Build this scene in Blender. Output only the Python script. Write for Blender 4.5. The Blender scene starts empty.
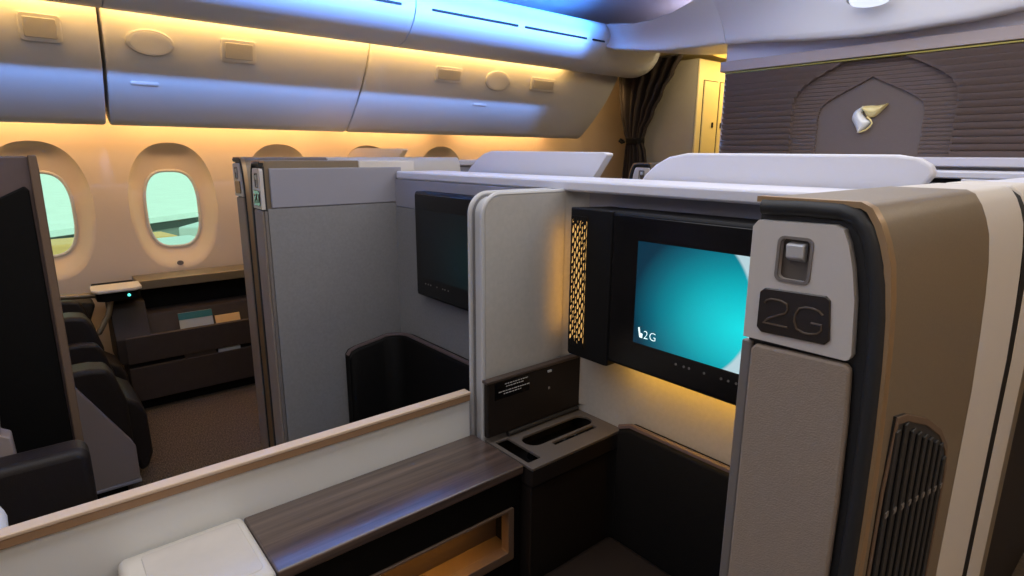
import bpy, bmesh, math, random
from mathutils import Vector, Matrix
from mathutils.geometry import tessellate_polygon
random.seed(7)
SC = bpy.context.scene
COL = SC.collection
PI = math.pi
ORG = {}

# ------------------------------------------------------------------ materials
def lin(c):
    out = []
    for v in c[:3]:
        v = v / 255.0
        out.append(v / 12.92 if v <= 0.04045 else ((v + 0.055) / 1.055) ** 2.4)
    return (*out, 1.0)

def mat(name, col, rough=0.5, metal=0.0, var=0.0, vscale=8.0, bump=0.0, bscale=200.0, stretch=(1, 1, 1), spec=0.5, emit=None, estr=0.0, coat=0.0, col2=None):
    m = bpy.data.materials.new(name); m.use_nodes = True
    nt = m.node_tree; N = nt.nodes; L = nt.links
    b = N['Principled BSDF']
    b.inputs['Roughness'].default_value = rough
    b.inputs['Metallic'].default_value = metal
    b.inputs['Specular IOR Level'].default_value = spec
    b.inputs['Coat Weight'].default_value = coat
    b.inputs['Base Color'].default_value = lin(col)
    tc = N.new('ShaderNodeTexCoord'); mp = N.new('ShaderNodeMapping')
    mp.inputs['Scale'].default_value = stretch
    L.new(tc.outputs['Object'], mp.inputs['Vector'])
    if var > 0 or col2 is not None:
        n = N.new('ShaderNodeTexNoise'); n.inputs['Scale'].default_value = vscale; n.inputs['Detail'].default_value = 5
        L.new(mp.outputs['Vector'], n.inputs['Vector'])
        r = N.new('ShaderNodeValToRGB')
        a = lin(col); c2 = lin(col2) if col2 is not None else tuple(min(1, x * (1 + var)) for x in a[:3]) + (1,)
        lo = a if col2 is not None else tuple(x * (1 - var) for x in a[:3]) + (1,)
        r.color_ramp.elements[0].position = 0.3; r.color_ramp.elements[1].position = 0.7
        r.color_ramp.elements[0].color = lo; r.color_ramp.elements[1].color = c2
        L.new(n.outputs['Fac'], r.inputs['Fac']); L.new(r.outputs['Color'], b.inputs['Base Color'])
    if bump > 0:
        n2 = N.new('ShaderNodeTexNoise'); n2.inputs['Scale'].default_value = bscale; n2.inputs['Detail'].default_value = 3
        L.new(mp.outputs['Vector'], n2.inputs['Vector'])
        bp = N.new('ShaderNodeBump'); bp.inputs['Strength'].default_value = bump; bp.inputs['Distance'].default_value = 0.002
        L.new(n2.outputs['Fac'], bp.inputs['Height']); L.new(bp.outputs['Normal'], b.inputs['Normal'])
    if emit is not None:
        b.inputs['Emission Color'].default_value = lin(emit); b.inputs['Emission Strength'].default_value = estr
    return m

M = {}
M['sidewall'] = mat('sidewall_plastic', (228, 206, 178), 0.55, var=0.02, vscale=3)
M['bin'] = mat('bin_plastic', (205, 200, 192), 0.45, var=0.015, vscale=3)
M['bin_trim'] = mat('bin_latch_plastic', (200, 194, 184), 0.4)
M['latch_grey'] = mat('latch_recess', (172, 164, 150), 0.45)
M['valance'] = mat('cove_plastic', (214, 216, 220), 0.4)
M['header'] = mat('header_plastic', (240, 241, 246), 0.4)
M['ceiling'] = mat('ceiling_plastic', (205, 203, 210), 0.6, var=0.02, vscale=2)
M['dark_slot'] = mat('dark_slot', (14, 14, 18), 0.6)
M['seam'] = mat('dark_seam', (40, 34, 30), 0.7)
M['carpet'] = mat('carpet', (48, 41, 33), 0.95, bump=1.0, bscale=90, stretch=(1, 4, 1), col2=(118, 101, 82), vscale=60)
M['grey_fabric'] = mat('grey_fabric', (132, 131, 132), 0.9, var=0.06, vscale=120, bump=0.35, bscale=700)
M['lilac_plastic'] = mat('pale_grey_plastic', (148, 147, 156), 0.5, var=0.02, vscale=5)
M['cream_fabric'] = mat('cream_fabric', (178, 175, 170), 0.85, var=0.04, vscale=90, bump=0.3, bscale=600)
M['white'] = mat('white_plastic', (214, 214, 222), 0.4)
M['offwhite'] = mat('offwhite_panel', (200, 200, 198), 0.5, var=0.02, vscale=4)
M['shell_cream'] = mat('cream_shell', (210, 203, 193), 0.45)
M['bronze'] = mat('bronze_lacquer', (136, 121, 100), 0.36, metal=0.3, var=0.05, vscale=300, bump=0.05, bscale=800)
M['bronze_trim'] = mat('bronze_trim', (176, 146, 108), 0.35, metal=0.6)
M['bronze_dark'] = mat('bronze_brown', (112, 92, 76), 0.45, metal=0.2)
M['gasket'] = mat('black_rubber', (34, 35, 37), 0.5)
M['beige_leather'] = mat('beige_leather', (146, 132, 118), 0.6, var=0.04, vscale=200, bump=0.4, bscale=500)
M['plate'] = mat('plate_plastic', (196, 191, 186), 0.4)
M['plaque'] = mat('dark_plaque', (34, 26, 21), 0.12, coat=0.4)
M['plaque_text'] = mat('plaque_digits', (80, 68, 58), 0.2)
M['silver'] = mat('satin_silver', (192, 192, 192), 0.35, metal=0.1)
M['silver_dark'] = mat('dark_silver', (122, 116, 112), 0.45, metal=0.15)
M['black_gloss'] = mat('black_gloss', (8, 8, 11), 0.25)
M['black_matt'] = mat('black_matt', (9, 8, 9), 0.6, spec=0.25)
M['leather_dark'] = mat('dark_leather', (34, 28, 26), 0.5, var=0.05, vscale=60, bump=0.25, bscale=300, spec=0.3)
M['leather_black'] = mat('black_leather', (10, 9, 9), 0.6, bump=0.2, bscale=300, spec=0.15)
M['brown_laminate'] = mat('brown_laminate', (92, 78, 78), 0.4, var=0.05, vscale=40)
M['wood'] = mat('dark_wood', (56, 44, 40), 0.27, col2=(96, 80, 73), vscale=1.0, stretch=(90, 3.0, 90), spec=0.6, coat=0.7)
M['wood'].node_tree.nodes['Principled BSDF'].inputs['Coat IOR'].default_value = 1.7
M['wood'].node_tree.nodes['Principled BSDF'].inputs['Coat Roughness'].default_value = 0.30
M['wood_front'] = mat('wood_edge', (70, 58, 52), 0.4, var=0.1, vscale=1.0, stretch=(60, 3, 60))
M['dark_panel'] = mat('dark_panel', (30, 25, 23), 0.5, spec=0.25, var=0.05, vscale=10)
M['console_brown'] = mat('console_brown', (66, 56, 50), 0.55, spec=0.3, var=0.06, vscale=25)
M['tray'] = mat('tray_brown', (92, 85, 80), 0.45)
M['rail'] = mat('beige_rail', (206, 182, 156), 0.4)
M['rail_brown'] = mat('brown_rail_side', (150, 118, 88), 0.45)
M['divider_white'] = mat('divider_panel_white', (222, 224, 222), 0.5, var=0.015, vscale=3)
M['lid_cream'] = mat('lid_cream', (202, 196, 186), 0.45, var=0.02, vscale=6)
M['lid_inset'] = mat('lid_inset_cream', (194, 187, 178), 0.55, var=0.05, vscale=14)
M['fairing'] = mat('fairing_taupe', (140, 128, 124), 0.5)
M['niche'] = mat('niche_taupe', (104, 91, 84), 0.6, var=0.05, vscale=60, stretch=(1, 1, 6))
M['shell_warm_lit'] = mat('cream_shell_lit', (238, 216, 178), 0.45)  # cream shell with the warm light on it mixed into the colour
M['cheek'] = mat('dark_cheek', (52, 45, 41), 0.55, spec=0.25)
M['olive_metal'] = mat('olive_metal', (136, 122, 98), 0.35, metal=0.4)
M['curtain'] = mat('curtain_cloth', (46, 37, 34), 0.9, bump=0.3, bscale=400)
M['bulkhead'] = mat('bulkhead_taupe', (116, 101, 94), 0.55, var=0.05, vscale=60, stretch=(1, 1, 6))
M['bulk_band'] = mat('taupe_band', (168, 154, 150), 0.5)
M['bulk_white'] = mat('bulkhead_white', (200, 198, 206), 0.5)
M['gold_line'] = mat('gold_line', (150, 138, 62), 0.35, metal=0.3)
M['emblem_gold'] = mat('emblem_gold', (236, 216, 150), 0.35, metal=0.1)
M['emblem_silver'] = mat('emblem_silver', (232, 234, 234), 0.3, metal=0.1)
M['galley_grey'] = mat('galley_grey', (158, 152, 140), 0.5, var=0.03)
M['galley_cream'] = mat('galley_cream', (222, 206, 160), 0.45)
M['pillow'] = mat('white_linen', (225, 224, 226), 0.9, bump=0.3, bscale=120)
M['red'] = mat('red_tag', (150, 40, 36), 0.6)
M['paper'] = mat('paper_grey', (176, 180, 178), 0.6)
M['teal'] = mat('paper_teal', (40, 108, 112), 0.5)
M['card'] = mat('card_buff', (232, 190, 126), 0.6)
M['text_white'] = mat('white_print', (210, 210, 210), 0.6)
M['led'] = mat('teal_led', (80, 220, 200), 0.4, emit=(90, 230, 210), estr=2.0)
M['warm_lamp'] = mat('warm_lamp', (255, 200, 110), 0.5, emit=(255, 200, 120), estr=0.5)
M['cool_lamp'] = mat('cool_lamp', (235, 240, 255), 0.2, emit=(225, 235, 255), estr=0.9)
M['yellow_lamp'] = mat('yellow_lamp', (255, 220, 120), 0.4, emit=(255, 200, 90), estr=1.0)
M['icon'] = mat('screen_print', (230, 250, 250), 0.5, emit=(225, 250, 250), estr=1.0)
M['apron'] = mat('apron_concrete', (236, 238, 236), 0.9, var=0.05, vscale=0.4)
M['building'] = mat('building_panel', (140, 142, 136), 0.8)
M['build_dark'] = mat('building_glass', (60, 64, 62), 0.6)
M['van_white'] = mat('van_white', (206, 214, 216), 0.5)
M['van_yellow'] = mat('vehicle_yellow', (240, 176, 110), 0.6)

def pane_material():
    m = bpy.data.materials.new('tinted_pane'); m.use_nodes = True
    nt = m.node_tree; N = nt.nodes; L = nt.links; N.clear()
    o = N.new('ShaderNodeOutputMaterial'); t = N.new('ShaderNodeBsdfTransparent'); g = N.new('ShaderNodeBsdfGlossy')
    t.inputs['Color'].default_value = (0.74, 0.96, 0.85, 1); g.inputs['Roughness'].default_value = 0.05
    mx = N.new('ShaderNodeMixShader'); mx.inputs['Fac'].default_value = 0.04
    L.new(t.outputs[0], mx.inputs[1]); L.new(g.outputs[0], mx.inputs[2]); L.new(mx.outputs[0], o.inputs['Surface'])
    return m
M['pane'] = pane_material()

def screen_material(name, strength, cx, cz, r):
    """A display showing a teal scene: a large bright disc on a dark-to-teal ramp with pale corners."""
    m = bpy.data.materials.new(name); m.use_nodes = True
    nt = m.node_tree; N = nt.nodes; L = nt.links
    b = N['Principled BSDF']; b.inputs['Base Color'].default_value = (0.004, 0.006, 0.008, 1); b.inputs['Roughness'].default_value = 0.2
    tc = N.new('ShaderNodeTexCoord'); sp = N.new('ShaderNodeSeparateXYZ'); L.new(tc.outputs['Object'], sp.inputs[0])
    def mth(op, a, bb=None, c=None):
        n = N.new('ShaderNodeMath'); n.operation = op
        for i, v in enumerate((a, bb, c)):
            if v is None: continue
            if isinstance(v, (int, float)): n.inputs[i].default_value = v
            else: L.new(v, n.inputs[i])
        return n.outputs[0]
    # teal ramp, brightest low on the right, dark towards the upper left
    dx = mth('SUBTRACT', sp.outputs['X'], cx + 0.15); dz = mth('SUBTRACT', sp.outputs['Z'], cz - 0.03)
    d = mth('SQRT', mth('ADD', mth('MULTIPLY', dx, dx), mth('MULTIPLY', mth('MULTIPLY', dz, dz), 1.7)))
    rim = N.new('ShaderNodeValToRGB'); L.new(mth('DIVIDE', d, 0.27), rim.inputs['Fac'])
    e = rim.color_ramp.elements
    e[0].position = 0.0; e[0].color = lin((8, 228, 234)); e[1].position = 0.32; e[1].color = lin((4, 190, 202))
    for p, c in ((0.60, (4, 142, 158)), (0.80, (5, 100, 120)), (1.0, (4, 48, 68))):
        x = e.new(p); x.color = lin(c)
    edge = N.new('ShaderNodeValToRGB'); ee = edge.color_ramp.elements
    ee[0].position = 0.0; ee[0].color = (0, 0, 0, 1); ee[1].position = 1.0; ee[1].color = (1, 1, 1, 1)
    d2x = mth('SUBTRACT', sp.outputs['X'], cx); d2z = mth('SUBTRACT', sp.outputs['Z'], cz)
    dd = mth('SQRT', mth('ADD', mth('MULTIPLY', d2x, d2x), mth('MULTIPLY', d2z, d2z)))
    L.new(mth('MULTIPLY', mth('SUBTRACT', dd, 0.163), 160.0), edge.inputs['Fac'])
    right = N.new('ShaderNodeClamp'); L.new(mth('MULTIPLY', mth('SUBTRACT', sp.outputs['X'], cx + 0.05), 60.0), right.inputs[0])
    mx = N.new('ShaderNodeMix'); mx.data_type = 'RGBA'
    L.new(mth('MULTIPLY', edge.outputs['Color'], right.outputs[0]), mx.inputs[0])
    L.new(rim.outputs['Color'], mx.inputs[6]); mx.inputs[7].default_value = lin((186, 214, 222))
    L.new(mx.outputs[2], b.inputs['Emission Color']); b.inputs['Emission Strength'].default_value = strength
    return m

# ------------------------------------------------------------------ mesh helpers
class B:
    def __init__(self): self.bm = bmesh.new()
    def box(self, x0, x1, y0, y1, z0, z1):
        v = [self.bm.verts.new((x, y, z)) for x in (x0, x1) for y in (y0, y1) for z in (z0, z1)]
        for f in ((0, 1, 3, 2), (4, 6, 7, 5), (0, 4, 5, 1), (2, 3, 7, 6), (0, 2, 6, 4), (1, 5, 7, 3)):
            self.bm.faces.new([v[i] for i in f])
        return self
    def prism(self, pts, axis, a0, a1, holes=()):
        def P(p, a):
            return {'x': (a, p[0], p[1]), 'y': (p[0], a, p[1]), 'z': (p[0], p[1], a)}[axis]
        loops = [list(pts)] + [list(h) for h in holes]
        lo = [[self.bm.verts.new(P(p, a0)) for p in l] for l in loops]
        hi = [[self.bm.verts.new(P(p, a1)) for p in l] for l in loops]
        for a, b in zip(lo, hi):
            n = len(a)
            for i in range(n): self.bm.faces.new((a[i], a[(i + 1) % n], b[(i + 1) % n], b[i]))
        if not holes:
            self.bm.faces.new(lo[0]); self.bm.faces.new(hi[0][::-1])
        else:
            tri = tessellate_polygon([[Vector((p[0], p[1], 0)) for p in l] for l in loops])
            fl = [v for l in lo for v in l]; fh = [v for l in hi for v in l]
            for t in tri:
                try:
                    self.bm.faces.new([fl[i] for i in t]); self.bm.faces.new([fh[i] for i in reversed(t)])
                except ValueError: pass
        return self
    def loft(self, rings, closed=True, cap=True):
        R = [[self.bm.verts.new(p) for p in r] for r in rings]
        n = len(R[0])
        for a, b in zip(R, R[1:]):
            for i in range(n if closed else n - 1):
                self.bm.faces.new((a[i], a[(i + 1) % n], b[(i + 1) % n], b[i]))
        if cap and closed:
            self.bm.faces.new(R[0][::-1]); self.bm.faces.new(R[-1])
        return self
    def tube(self, path, r, n=10, closed=False):
        path = [Vector(p) for p in path]; rings = []
        k = len(path); up = None
        for i, p in enumerate(path):
            if closed: t = path[(i + 1) % k] - path[i - 1]
            else: t = path[min(i + 1, k - 1)] - path[max(i - 1, 0)]
            t.normalize()
            if up is None:
                up = Vector((0, 0, 1)) if abs(t.z) < 0.9 else Vector((1, 0, 0))
            a = (up - t * up.dot(t)).normalized(); up = a; b = t.cross(a)
            rings.append([p + (a * math.cos(q) + b * math.sin(q)) * r for q in [2 * PI * j / n for j in range(n)]])
        if closed: rings.append(rings[0]); return self._closed(rings)
        return self.loft(rings)
    def _closed(self, rings):
        R = [[self.bm.verts.new(p) for p in r] for r in rings[:-1]]; n = len(R[0])
        for i in range(len(R)):
            a, b = R[i], R[(i + 1) % len(R)]
            for j in range(n): self.bm.faces.new((a[j], a[(j + 1) % n], b[(j + 1) % n], b[j]))
        return self
    def grid(self, fn, nu, nv):
        V = [[self.bm.verts.new(fn(i / nu, j / nv)) for j in range(nv + 1)] for i in range(nu + 1)]
        for i in range(nu):
            for j in range(nv): self.bm.faces.new((V[i][j], V[i + 1][j], V[i + 1][j + 1], V[i][j + 1]))
        return self

def W(o): return ORG.get(o.name, Vector((0, 0, 0)))

def obj(name, b, m, parent=None, bevel=0.0, seg=2, smooth=True, angle=38, solid=0.0, subd=0, origin=None, recalc=True):
    bm = b.bm
    if recalc: bmesh.ops.recalc_face_normals(bm, faces=bm.faces)
    if parent is not None: org = W(parent)
    elif origin is not None: org = Vector(origin)
    else:
        lo = Vector((min(v.co.x for v in bm.verts), min(v.co.y for v in bm.verts), min(v.co.z for v in bm.verts)))
        hi = Vector((max(v.co.x for v in bm.verts), max(v.co.y for v in bm.verts), max(v.co.z for v in bm.verts)))
        org = Vector(((lo.x + hi.x) / 2, (lo.y + hi.y) / 2, lo.z))
    for v in bm.verts: v.co -= org
    me = bpy.data.meshes.new(name)
    if smooth:
        for f in bm.faces: f.smooth = True
    bm.to_mesh(me); bm.free()
    if smooth: me.set_sharp_from_angle(angle=math.radians(angle))
    me.materials.append(m)
    o = bpy.data.objects.new(name, me); COL.objects.link(o)
    ORG[o.name] = org
    if parent is not None: o.parent = parent
    else: o.location = org
    if subd:
        s = o.modifiers.new('subd', 'SUBSURF'); s.levels = subd; s.render_levels = subd
    if solid:
        s = o.modifiers.new('solid', 'SOLIDIFY'); s.thickness = solid; s.offset = 0
    if bevel:
        s = o.modifiers.new('bevel', 'BEVEL'); s.width = bevel; s.segments = seg; s.limit_method = 'ANGLE'; s.angle_limit = math.radians(35)
        w = o.modifiers.new('wn', 'WEIGHTED_NORMAL'); w.keep_sharp = True
    return o

def thing(name, loc, label, cat, group=None):
    o = bpy.data.objects.new(name, None); COL.objects.link(o)
    o.location = loc; o.empty_display_size = 0.05
    ORG[o.name] = Vector(loc)
    return tag(o, label, cat, group)

def tag(o, label, cat, group=None, kind=None):
    o['label'] = label; o['category'] = cat
    if group: o['group'] = group
    if kind: o['kind'] = kind
    return o

def structure(o, label=None, cat=None):
    o['kind'] = 'structure'
    if label: o['label'] = label
    if cat: o['category'] = cat
    return o

def rrect(a0, a1, b0, b1, r, n=5):
    pts = []
    for cx, cy, s in ((a1 - r, b1 - r, 0), (a0 + r, b1 - r, 1), (a0 + r, b0 + r, 2), (a1 - r, b0 + r, 3)):
        for i in range(n + 1):
            q = (s + i / n) * PI / 2
            pts.append((cx + r * math.cos(q), cy + r * math.sin(q)))
    return pts

def sup(cy, cz, ay, az, e, n=64):
    out = []
    for i in range(n):
        q = 2 * PI * i / n; c, s = math.cos(q), math.sin(q)
        out.append((cy + ay * math.copysign(abs(c) ** (2 / e), c), cz + az * math.copysign(abs(s) ** (2 / e), s)))
    return out

def arc(cx, cy, r, d0, d1, n=6):
    return [(cx + r * math.cos(math.radians(d0 + (d1 - d0) * i / n)), cy + r * math.sin(math.radians(d0 + (d1 - d0) * i / n))) for i in range(n + 1)]

def text(name, s, size, mw, m, parent, ext=0.001, align='CENTER'):
    c = bpy.data.curves.new('tmp', 'FONT'); c.body = s; c.size = size; c.extrude = ext; c.offset = -0.018 * size; c.space_character = 1.15; c.align_x = align; c.align_y = 'CENTER'
    t = bpy.data.objects.new('tmp', c); COL.objects.link(t)
    dg = bpy.context.evaluated_depsgraph_get(); dg.update()
    me = bpy.data.meshes.new_from_object(t.evaluated_get(dg))
    bpy.data.objects.remove(t)
    me.transform(Matrix.Translation(-W(parent)) @ mw)
    me.materials.clear(); me.materials.append(m); me.name = name
    o = bpy.data.objects.new(name, me); COL.objects.link(o); o.parent = parent; ORG[o.name] = W(parent)
    return o
def face_aft(x, y, z):       # text plane facing -Y, upright
    return Matrix.Translation((x, y, z)) @ Matrix.Rotation(PI / 2, 4, 'X')
def face_right(x, y, z):     # text plane facing +X, reading along +Y
    return Matrix.Translation((x, y, z)) @ Matrix.Rotation(PI / 2, 4, 'Z') @ Matrix.Rotation(PI / 2, 4, 'X')

def area(name, loc, direction, sx, sy, col, watts, spread=180):
    d = bpy.data.lights.new(name, 'AREA'); d.shape = 'RECTANGLE'; d.size = sx; d.size_y = sy
    d.color = lin(col)[:3]; d.energy = watts; d.spread = math.radians(spread)
    o = bpy.data.objects.new(name, d); COL.objects.link(o); o.location = loc
    dv = Vector(direction).normalized()
    # local X stays along world Y so that sx is the length along the cabin
    z = -dv; x = Vector((0, 1, 0))
    if abs(z.dot(x)) > 0.9: x = Vector((1, 0, 0))
    x = (x - z * x.dot(z)).normalized(); y = z.cross(x)
    o.matrix_world = Matrix.Translation(loc) @ Matrix((x, y, z)).transposed().to_4x4()
    return o

# ------------------------------------------------------------------ camera
yaw, pit, rol = (math.radians(v) for v in (-50.2, 12.95, -0.3))
fw = Vector((math.sin(yaw) * math.cos(pit), math.cos(yaw) * math.cos(pit), -math.sin(pit)))
rt = Vector((math.cos(yaw), -math.sin(yaw), 0)); dn = fw.cross(rt)
r2 = rt * math.cos(rol) + dn * math.sin(rol); d2 = -rt * math.sin(rol) + dn * math.cos(rol)
cam = bpy.data.cameras.new('camera'); cam.sensor_width = 36; cam.lens = 582 / 1024 * 36; cam.clip_start = 0.02; cam.clip_end = 500
co = bpy.data.objects.new('camera', cam); COL.objects.link(co)
co.matrix_world = Matrix.Translation((1.13, 0, 1.35)) @ Matrix((r2, -d2, -fw)).transposed().to_4x4()
SC.camera = co
SC.view_settings.view_transform = 'Standard'; SC.view_settings.look = 'None'
SC.view_settings.gamma = 1; SC.view_settings.use_curve_mapping = False
SC.view_settings.exposure = 0.0

# ------------------------------------------------------------------ the shell of the cabin
structure(obj('floor', B().box(-2.8, 2.8, -2.4, 7.0, -0.05, 0.0), M['carpet'], smooth=False), 'brown speckled carpet on the cabin floor', 'floor')

def wx(z): return -2.67 + 0.22 * max(0, z - 1.15) ** 2 + 0.05 * max(0, 0.7 - z) ** 2
PITCH, Y0 = 0.6, 0.06
WIN = [Y0 + PITCH * k for k in range(5)]
ZC = 1.035
def bay(b, yc, window):
    y0, y1 = yc - PITCH / 2, yc + PITCH / 2
    zl = [0, 0.2, 0.4, 0.55]; zh = [1.47, 1.55, 1.62, 1.70] + ([1.85, 2.0, 2.12] if yc > 3.4 else [])
    for zs in (zl, zh):
        for za, zb in zip(zs, zs[1:]):
            v = [b.bm.verts.new(p) for p in ((wx(za), y0, za), (wx(za), y1, za), (wx(zb), y1, zb), (wx(zb), y0, zb))]
            b.bm.faces.new(v)
    za, zb = 0.55, 1.47
    n = 64
    out = sup(yc, 1.045, 0.222, 0.358, 2.35, n); inn = sup(yc, 1.03, 0.140, 0.222, 2.9, n)
    sq = []
    for i in range(n):
        q = 2 * PI * i / n; c, s = math.cos(q), math.sin(q)
        k = min(1 / max(abs(c), 1e-6), 1 / max(abs(s), 1e-6))
        sq.append((yc + c * k * PITCH / 2, (za + zb) / 2 + s * k * (zb - za) / 2))
    if not window:
        b.grid(lambda u, v: (wx(za + (zb - za) * v), y0 + (y1 - y0) * u, za + (zb - za) * v), 4, 12); return
    rings = [[(wx(z), y, z) for y, z in sq], [(wx(z), y, z) for y, z in [(a[0] * .3 + c[0] * .7, a[1] * .3 + c[1] * .7) for a, c in zip(sq, out)]],
             [(wx(z), y, z) for y, z in out]]
    for t, dep in ((0.02, 0.016), (0.12, 0.034), (0.3, 0.05), (0.6, 0.064), (0.85, 0.070), (1.0, 0.074)):
        rg = []
        for i, (a, c) in enumerate(zip(out, inn)):
            wgt = min(1, max(0, (math.sin(2 * PI * i / n) + 0.15) / 0.6)); soft = 0.074 * t * t * (3 - 2 * t)
            y, z = a[0] + (c[0] - a[0]) * t, a[1] + (c[1] - a[1]) * t
            rg.append((wx(z) - (soft + (dep - soft) * wgt), y, z))
        rings.append(rg)
    rings.append([(wx(z) - 0.12, y, z) for y, z in inn])
    b.loft(rings, True, False)
b = B()
for k in range(-4, 12): bay(b, Y0 + PITCH * k, 0 <= k < 5)
structure(obj('wall_left', b, M['sidewall'], smooth=True, angle=25, origin=(0, 0, 0)), 'cream cabin sidewall with deep oval window reveals', 'wall')
for k, yc in enumerate(WIN):
    w = bpy.data.objects.new('window_%d' % (k + 1), None); COL.objects.link(w); w.location = (-2.74, yc, 0.8); ORG[w.name] = Vector((-2.74, yc, 0.8))
    structure(w)
    ring = [(wx(z) - 0.074, y, z) for y, z in sup(yc, 1.03, 0.137, 0.219, 2.9, 48)]
    obj('window_frame', B().tube(ring, 0.009, 8, True), M['shell_cream'], w)
    obj('pane', B().prism(sup(yc, 1.03, 0.139, 0.221, 2.9, 48), 'x', -2.776, -2.770), M['pane'], w)
    bt = B(); bt.prism(sup(yc - 0.01, 0.724, 0.017, 0.014, 2, 20), 'x', wx(0.724) - 0.004, wx(0.724) + 0.006)
    obj('dimmer_button', bt, M['silver_dark'], w, bevel=0.002)
# right sidewall, rear and front walls close the cabin
b = B(); b.grid(lambda u, v: (-wx(v * 1.7), -2.4 + 9.4 * u, v * 1.7), 10, 12)
structure(obj('wall_right', b, M['sidewall'], origin=(0, 0, 0)))
structure(obj('wall_rear', B().box(-2.8, 2.8, -2.45, -2.4, 0, 2.6), M['bulk_white'], smooth=False))
structure(obj('wall_front', B().box(-2.8, 2.8, 7.0, 7.05, 0, 2.6), M['galley_cream'], smooth=False))
prof = [(-2.68, 1.66), (-2.6, 1.95), (-2.35, 2.18), (-1.95, 2.3), (-1.5, 2.38), (-0.8, 2.46), (0, 2.49)]
prof = prof + [(-x, z) for x, z in prof[-2::-1]]
b = B(); b.loft([[(x, y, z) for x, z in prof] for y in (-2.45, 0, 2, 4, 7.05)], False, False)
structure(obj('ceiling', b, M['ceiling'], origin=(0, 0, 0), angle=60), 'pale arched cabin ceiling', 'ceiling')

# ------------------------------------------------------------------ overhead bins
BP = [(-2.60, 1.64), (-2.48, 1.56), (-2.37, 1.487), (-2.325, 1.476), (-2.305, 1.484), (-2.285, 1.505), (-2.24, 1.565), (-2.19, 1.645), (-2.145, 1.735), (-2.11, 1.83), (-2.09, 1.93), (-2.085, 2.08), (-2.2, 2.2), (-2.5, 2.0), (-2.62, 1.8)]
def bface(z):
    for (xa, za), (xb, zb) in zip(BP[5:12], BP[6:12]):
        if za <= z <= zb:
            t = (z - za) / (zb - za); return xa + (xb - xa) * t, Vector((zb - za, 0, -(xb - xa))).normalized()
    return BP[11][0], Vector((1, 0, 0))
def on_face(b, pts, h0, h1):      # a flat tablet lying on the bin face, from outline points (y, z)
    zc = sum(p[1] for p in pts) / len(pts)
    lo, hi = [], []
    for y, z in pts:
        x, n = bface(z); _, nn = bface(zc)
        lo.append(Vector((x, y, z)) + nn * h0); hi.append(Vector((x, y, z)) + nn * h1)
    cen = sum(hi, Vector()) / len(hi)
    b.loft([lo, hi, [cen + (p - cen) * 0.93 + nn * 0.0025 for p in hi]])
    return b
def bin_(y0, y1, lab, sq=(), ov=(), ob=(), lean=0.0, lean0=0.0):
    t = thing('overhead_bin', (-2.35, (y0 + y1) / 2, 1.48), lab, 'overhead bin', 'overhead bins above the windows')
    def ring(y, s):
        cx = sum(p[0] for p in BP) / len(BP); cz = sum(p[1] for p in BP) / len(BP)
        return [(cx + (x - cx) * s, y + lean * max(0, (z - 1.48)) / 0.5, cz + (z - cz) * s) for x, z in BP]
    def ring0(y, s):
        cx = sum(p[0] for p in BP) / len(BP); cz = sum(p[1] for p in BP) / len(BP)
        return [(cx + (x - cx) * s, y + lean0 * max(0, (z - 1.48)) / 0.5, cz + (z - cz) * s) for x, z in BP]
    ys = [y0 + (y1 - y0) * f for f in (0.12, 0.3, 0.5, 0.7, 0.88)]
    b = B(); b.loft([ring0(y0 + 0.001, 0.97), ring0(y0 + 0.004, 0.985), ring0(y0 + 0.012, 1)] + [[(a[0], a[1] + (c[1] - a[1]) * f_, a[2]) for a, c in zip(ring0(y, 1), ring(y, 1))] for y, f_ in zip(ys, (.12, .3, .5, .7, .88))] + [ring(y1 - 0.012, 1), ring(y1 - 0.004, 0.985), ring(y1 - 0.001, 0.97)])
    obj('bin_body', b, M['bin'], t, angle=50)
    for (a, c, e, f) in sq:
        fr = B(); on_face(fr, rrect(a, c, e, f, 0.014), -0.002, 0.009)
        p = obj('latch_frame', fr, M['bin_trim'], t, angle=22)
        q = B(); on_face(q, rrect(a + 0.016, c - 0.016, e + 0.016, f - 0.016, 0.006), 0.004, 0.0105)
        obj('latch_paddle', q, M['latch_grey'], p, angle=22)
    for (a, c, e, f) in ov:
        fr = B(); on_face(fr, sup((a + c) / 2, (e + f) / 2, (c - a) / 2, (f - e) / 2, 2, 40), -0.002, 0.008)
        p = obj('speaker_rim', fr, M['bin_trim'], t, angle=22)
        q = B(); on_face(q, sup((a + c) / 2, (e + f) / 2, (c - a) / 2 - 0.009, (f - e) / 2 - 0.008, 2, 40), 0.003, 0.0085)
        obj('speaker_cover', q, M['bin'], p, angle=22)
    for (a, c, e, f) in ob:
        fr = B(); on_face(fr, rrect(a, c, e, f, (f - e) / 2 - 0.0005), -0.006, -0.001)
        obj('release_tab', fr, M['bin'], t, angle=50)
    return t
bin_(-0.85, 0.352, 'cream overhead bin with one square latch, at the near end of the row', sq=[(0.078, 0.222, 1.795, 1.905)])
bin_(0.366, 1.555, 'middle overhead bin with a large round cover and a square latch', sq=[(0.84, 1.005, 1.787, 1.893)], ov=[(0.445, 0.64, 1.782, 1.893)], ob=[(0.45, 0.572, 1.652, 1.672)], lean=0.075)
bin_(1.563, 3.58, 'long overhead bin beside the curtain with two square latches and a round cover', sq=[(2.07, 2.27, 1.79, 1.882), (2.86, 3.09, 1.79, 1.88)], ov=[(2.46, 2.67, 1.768, 1.893)], ob=[(2.40, 2.52, 1.665, 1.683)], lean=0.20, lean0=0.075)

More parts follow.
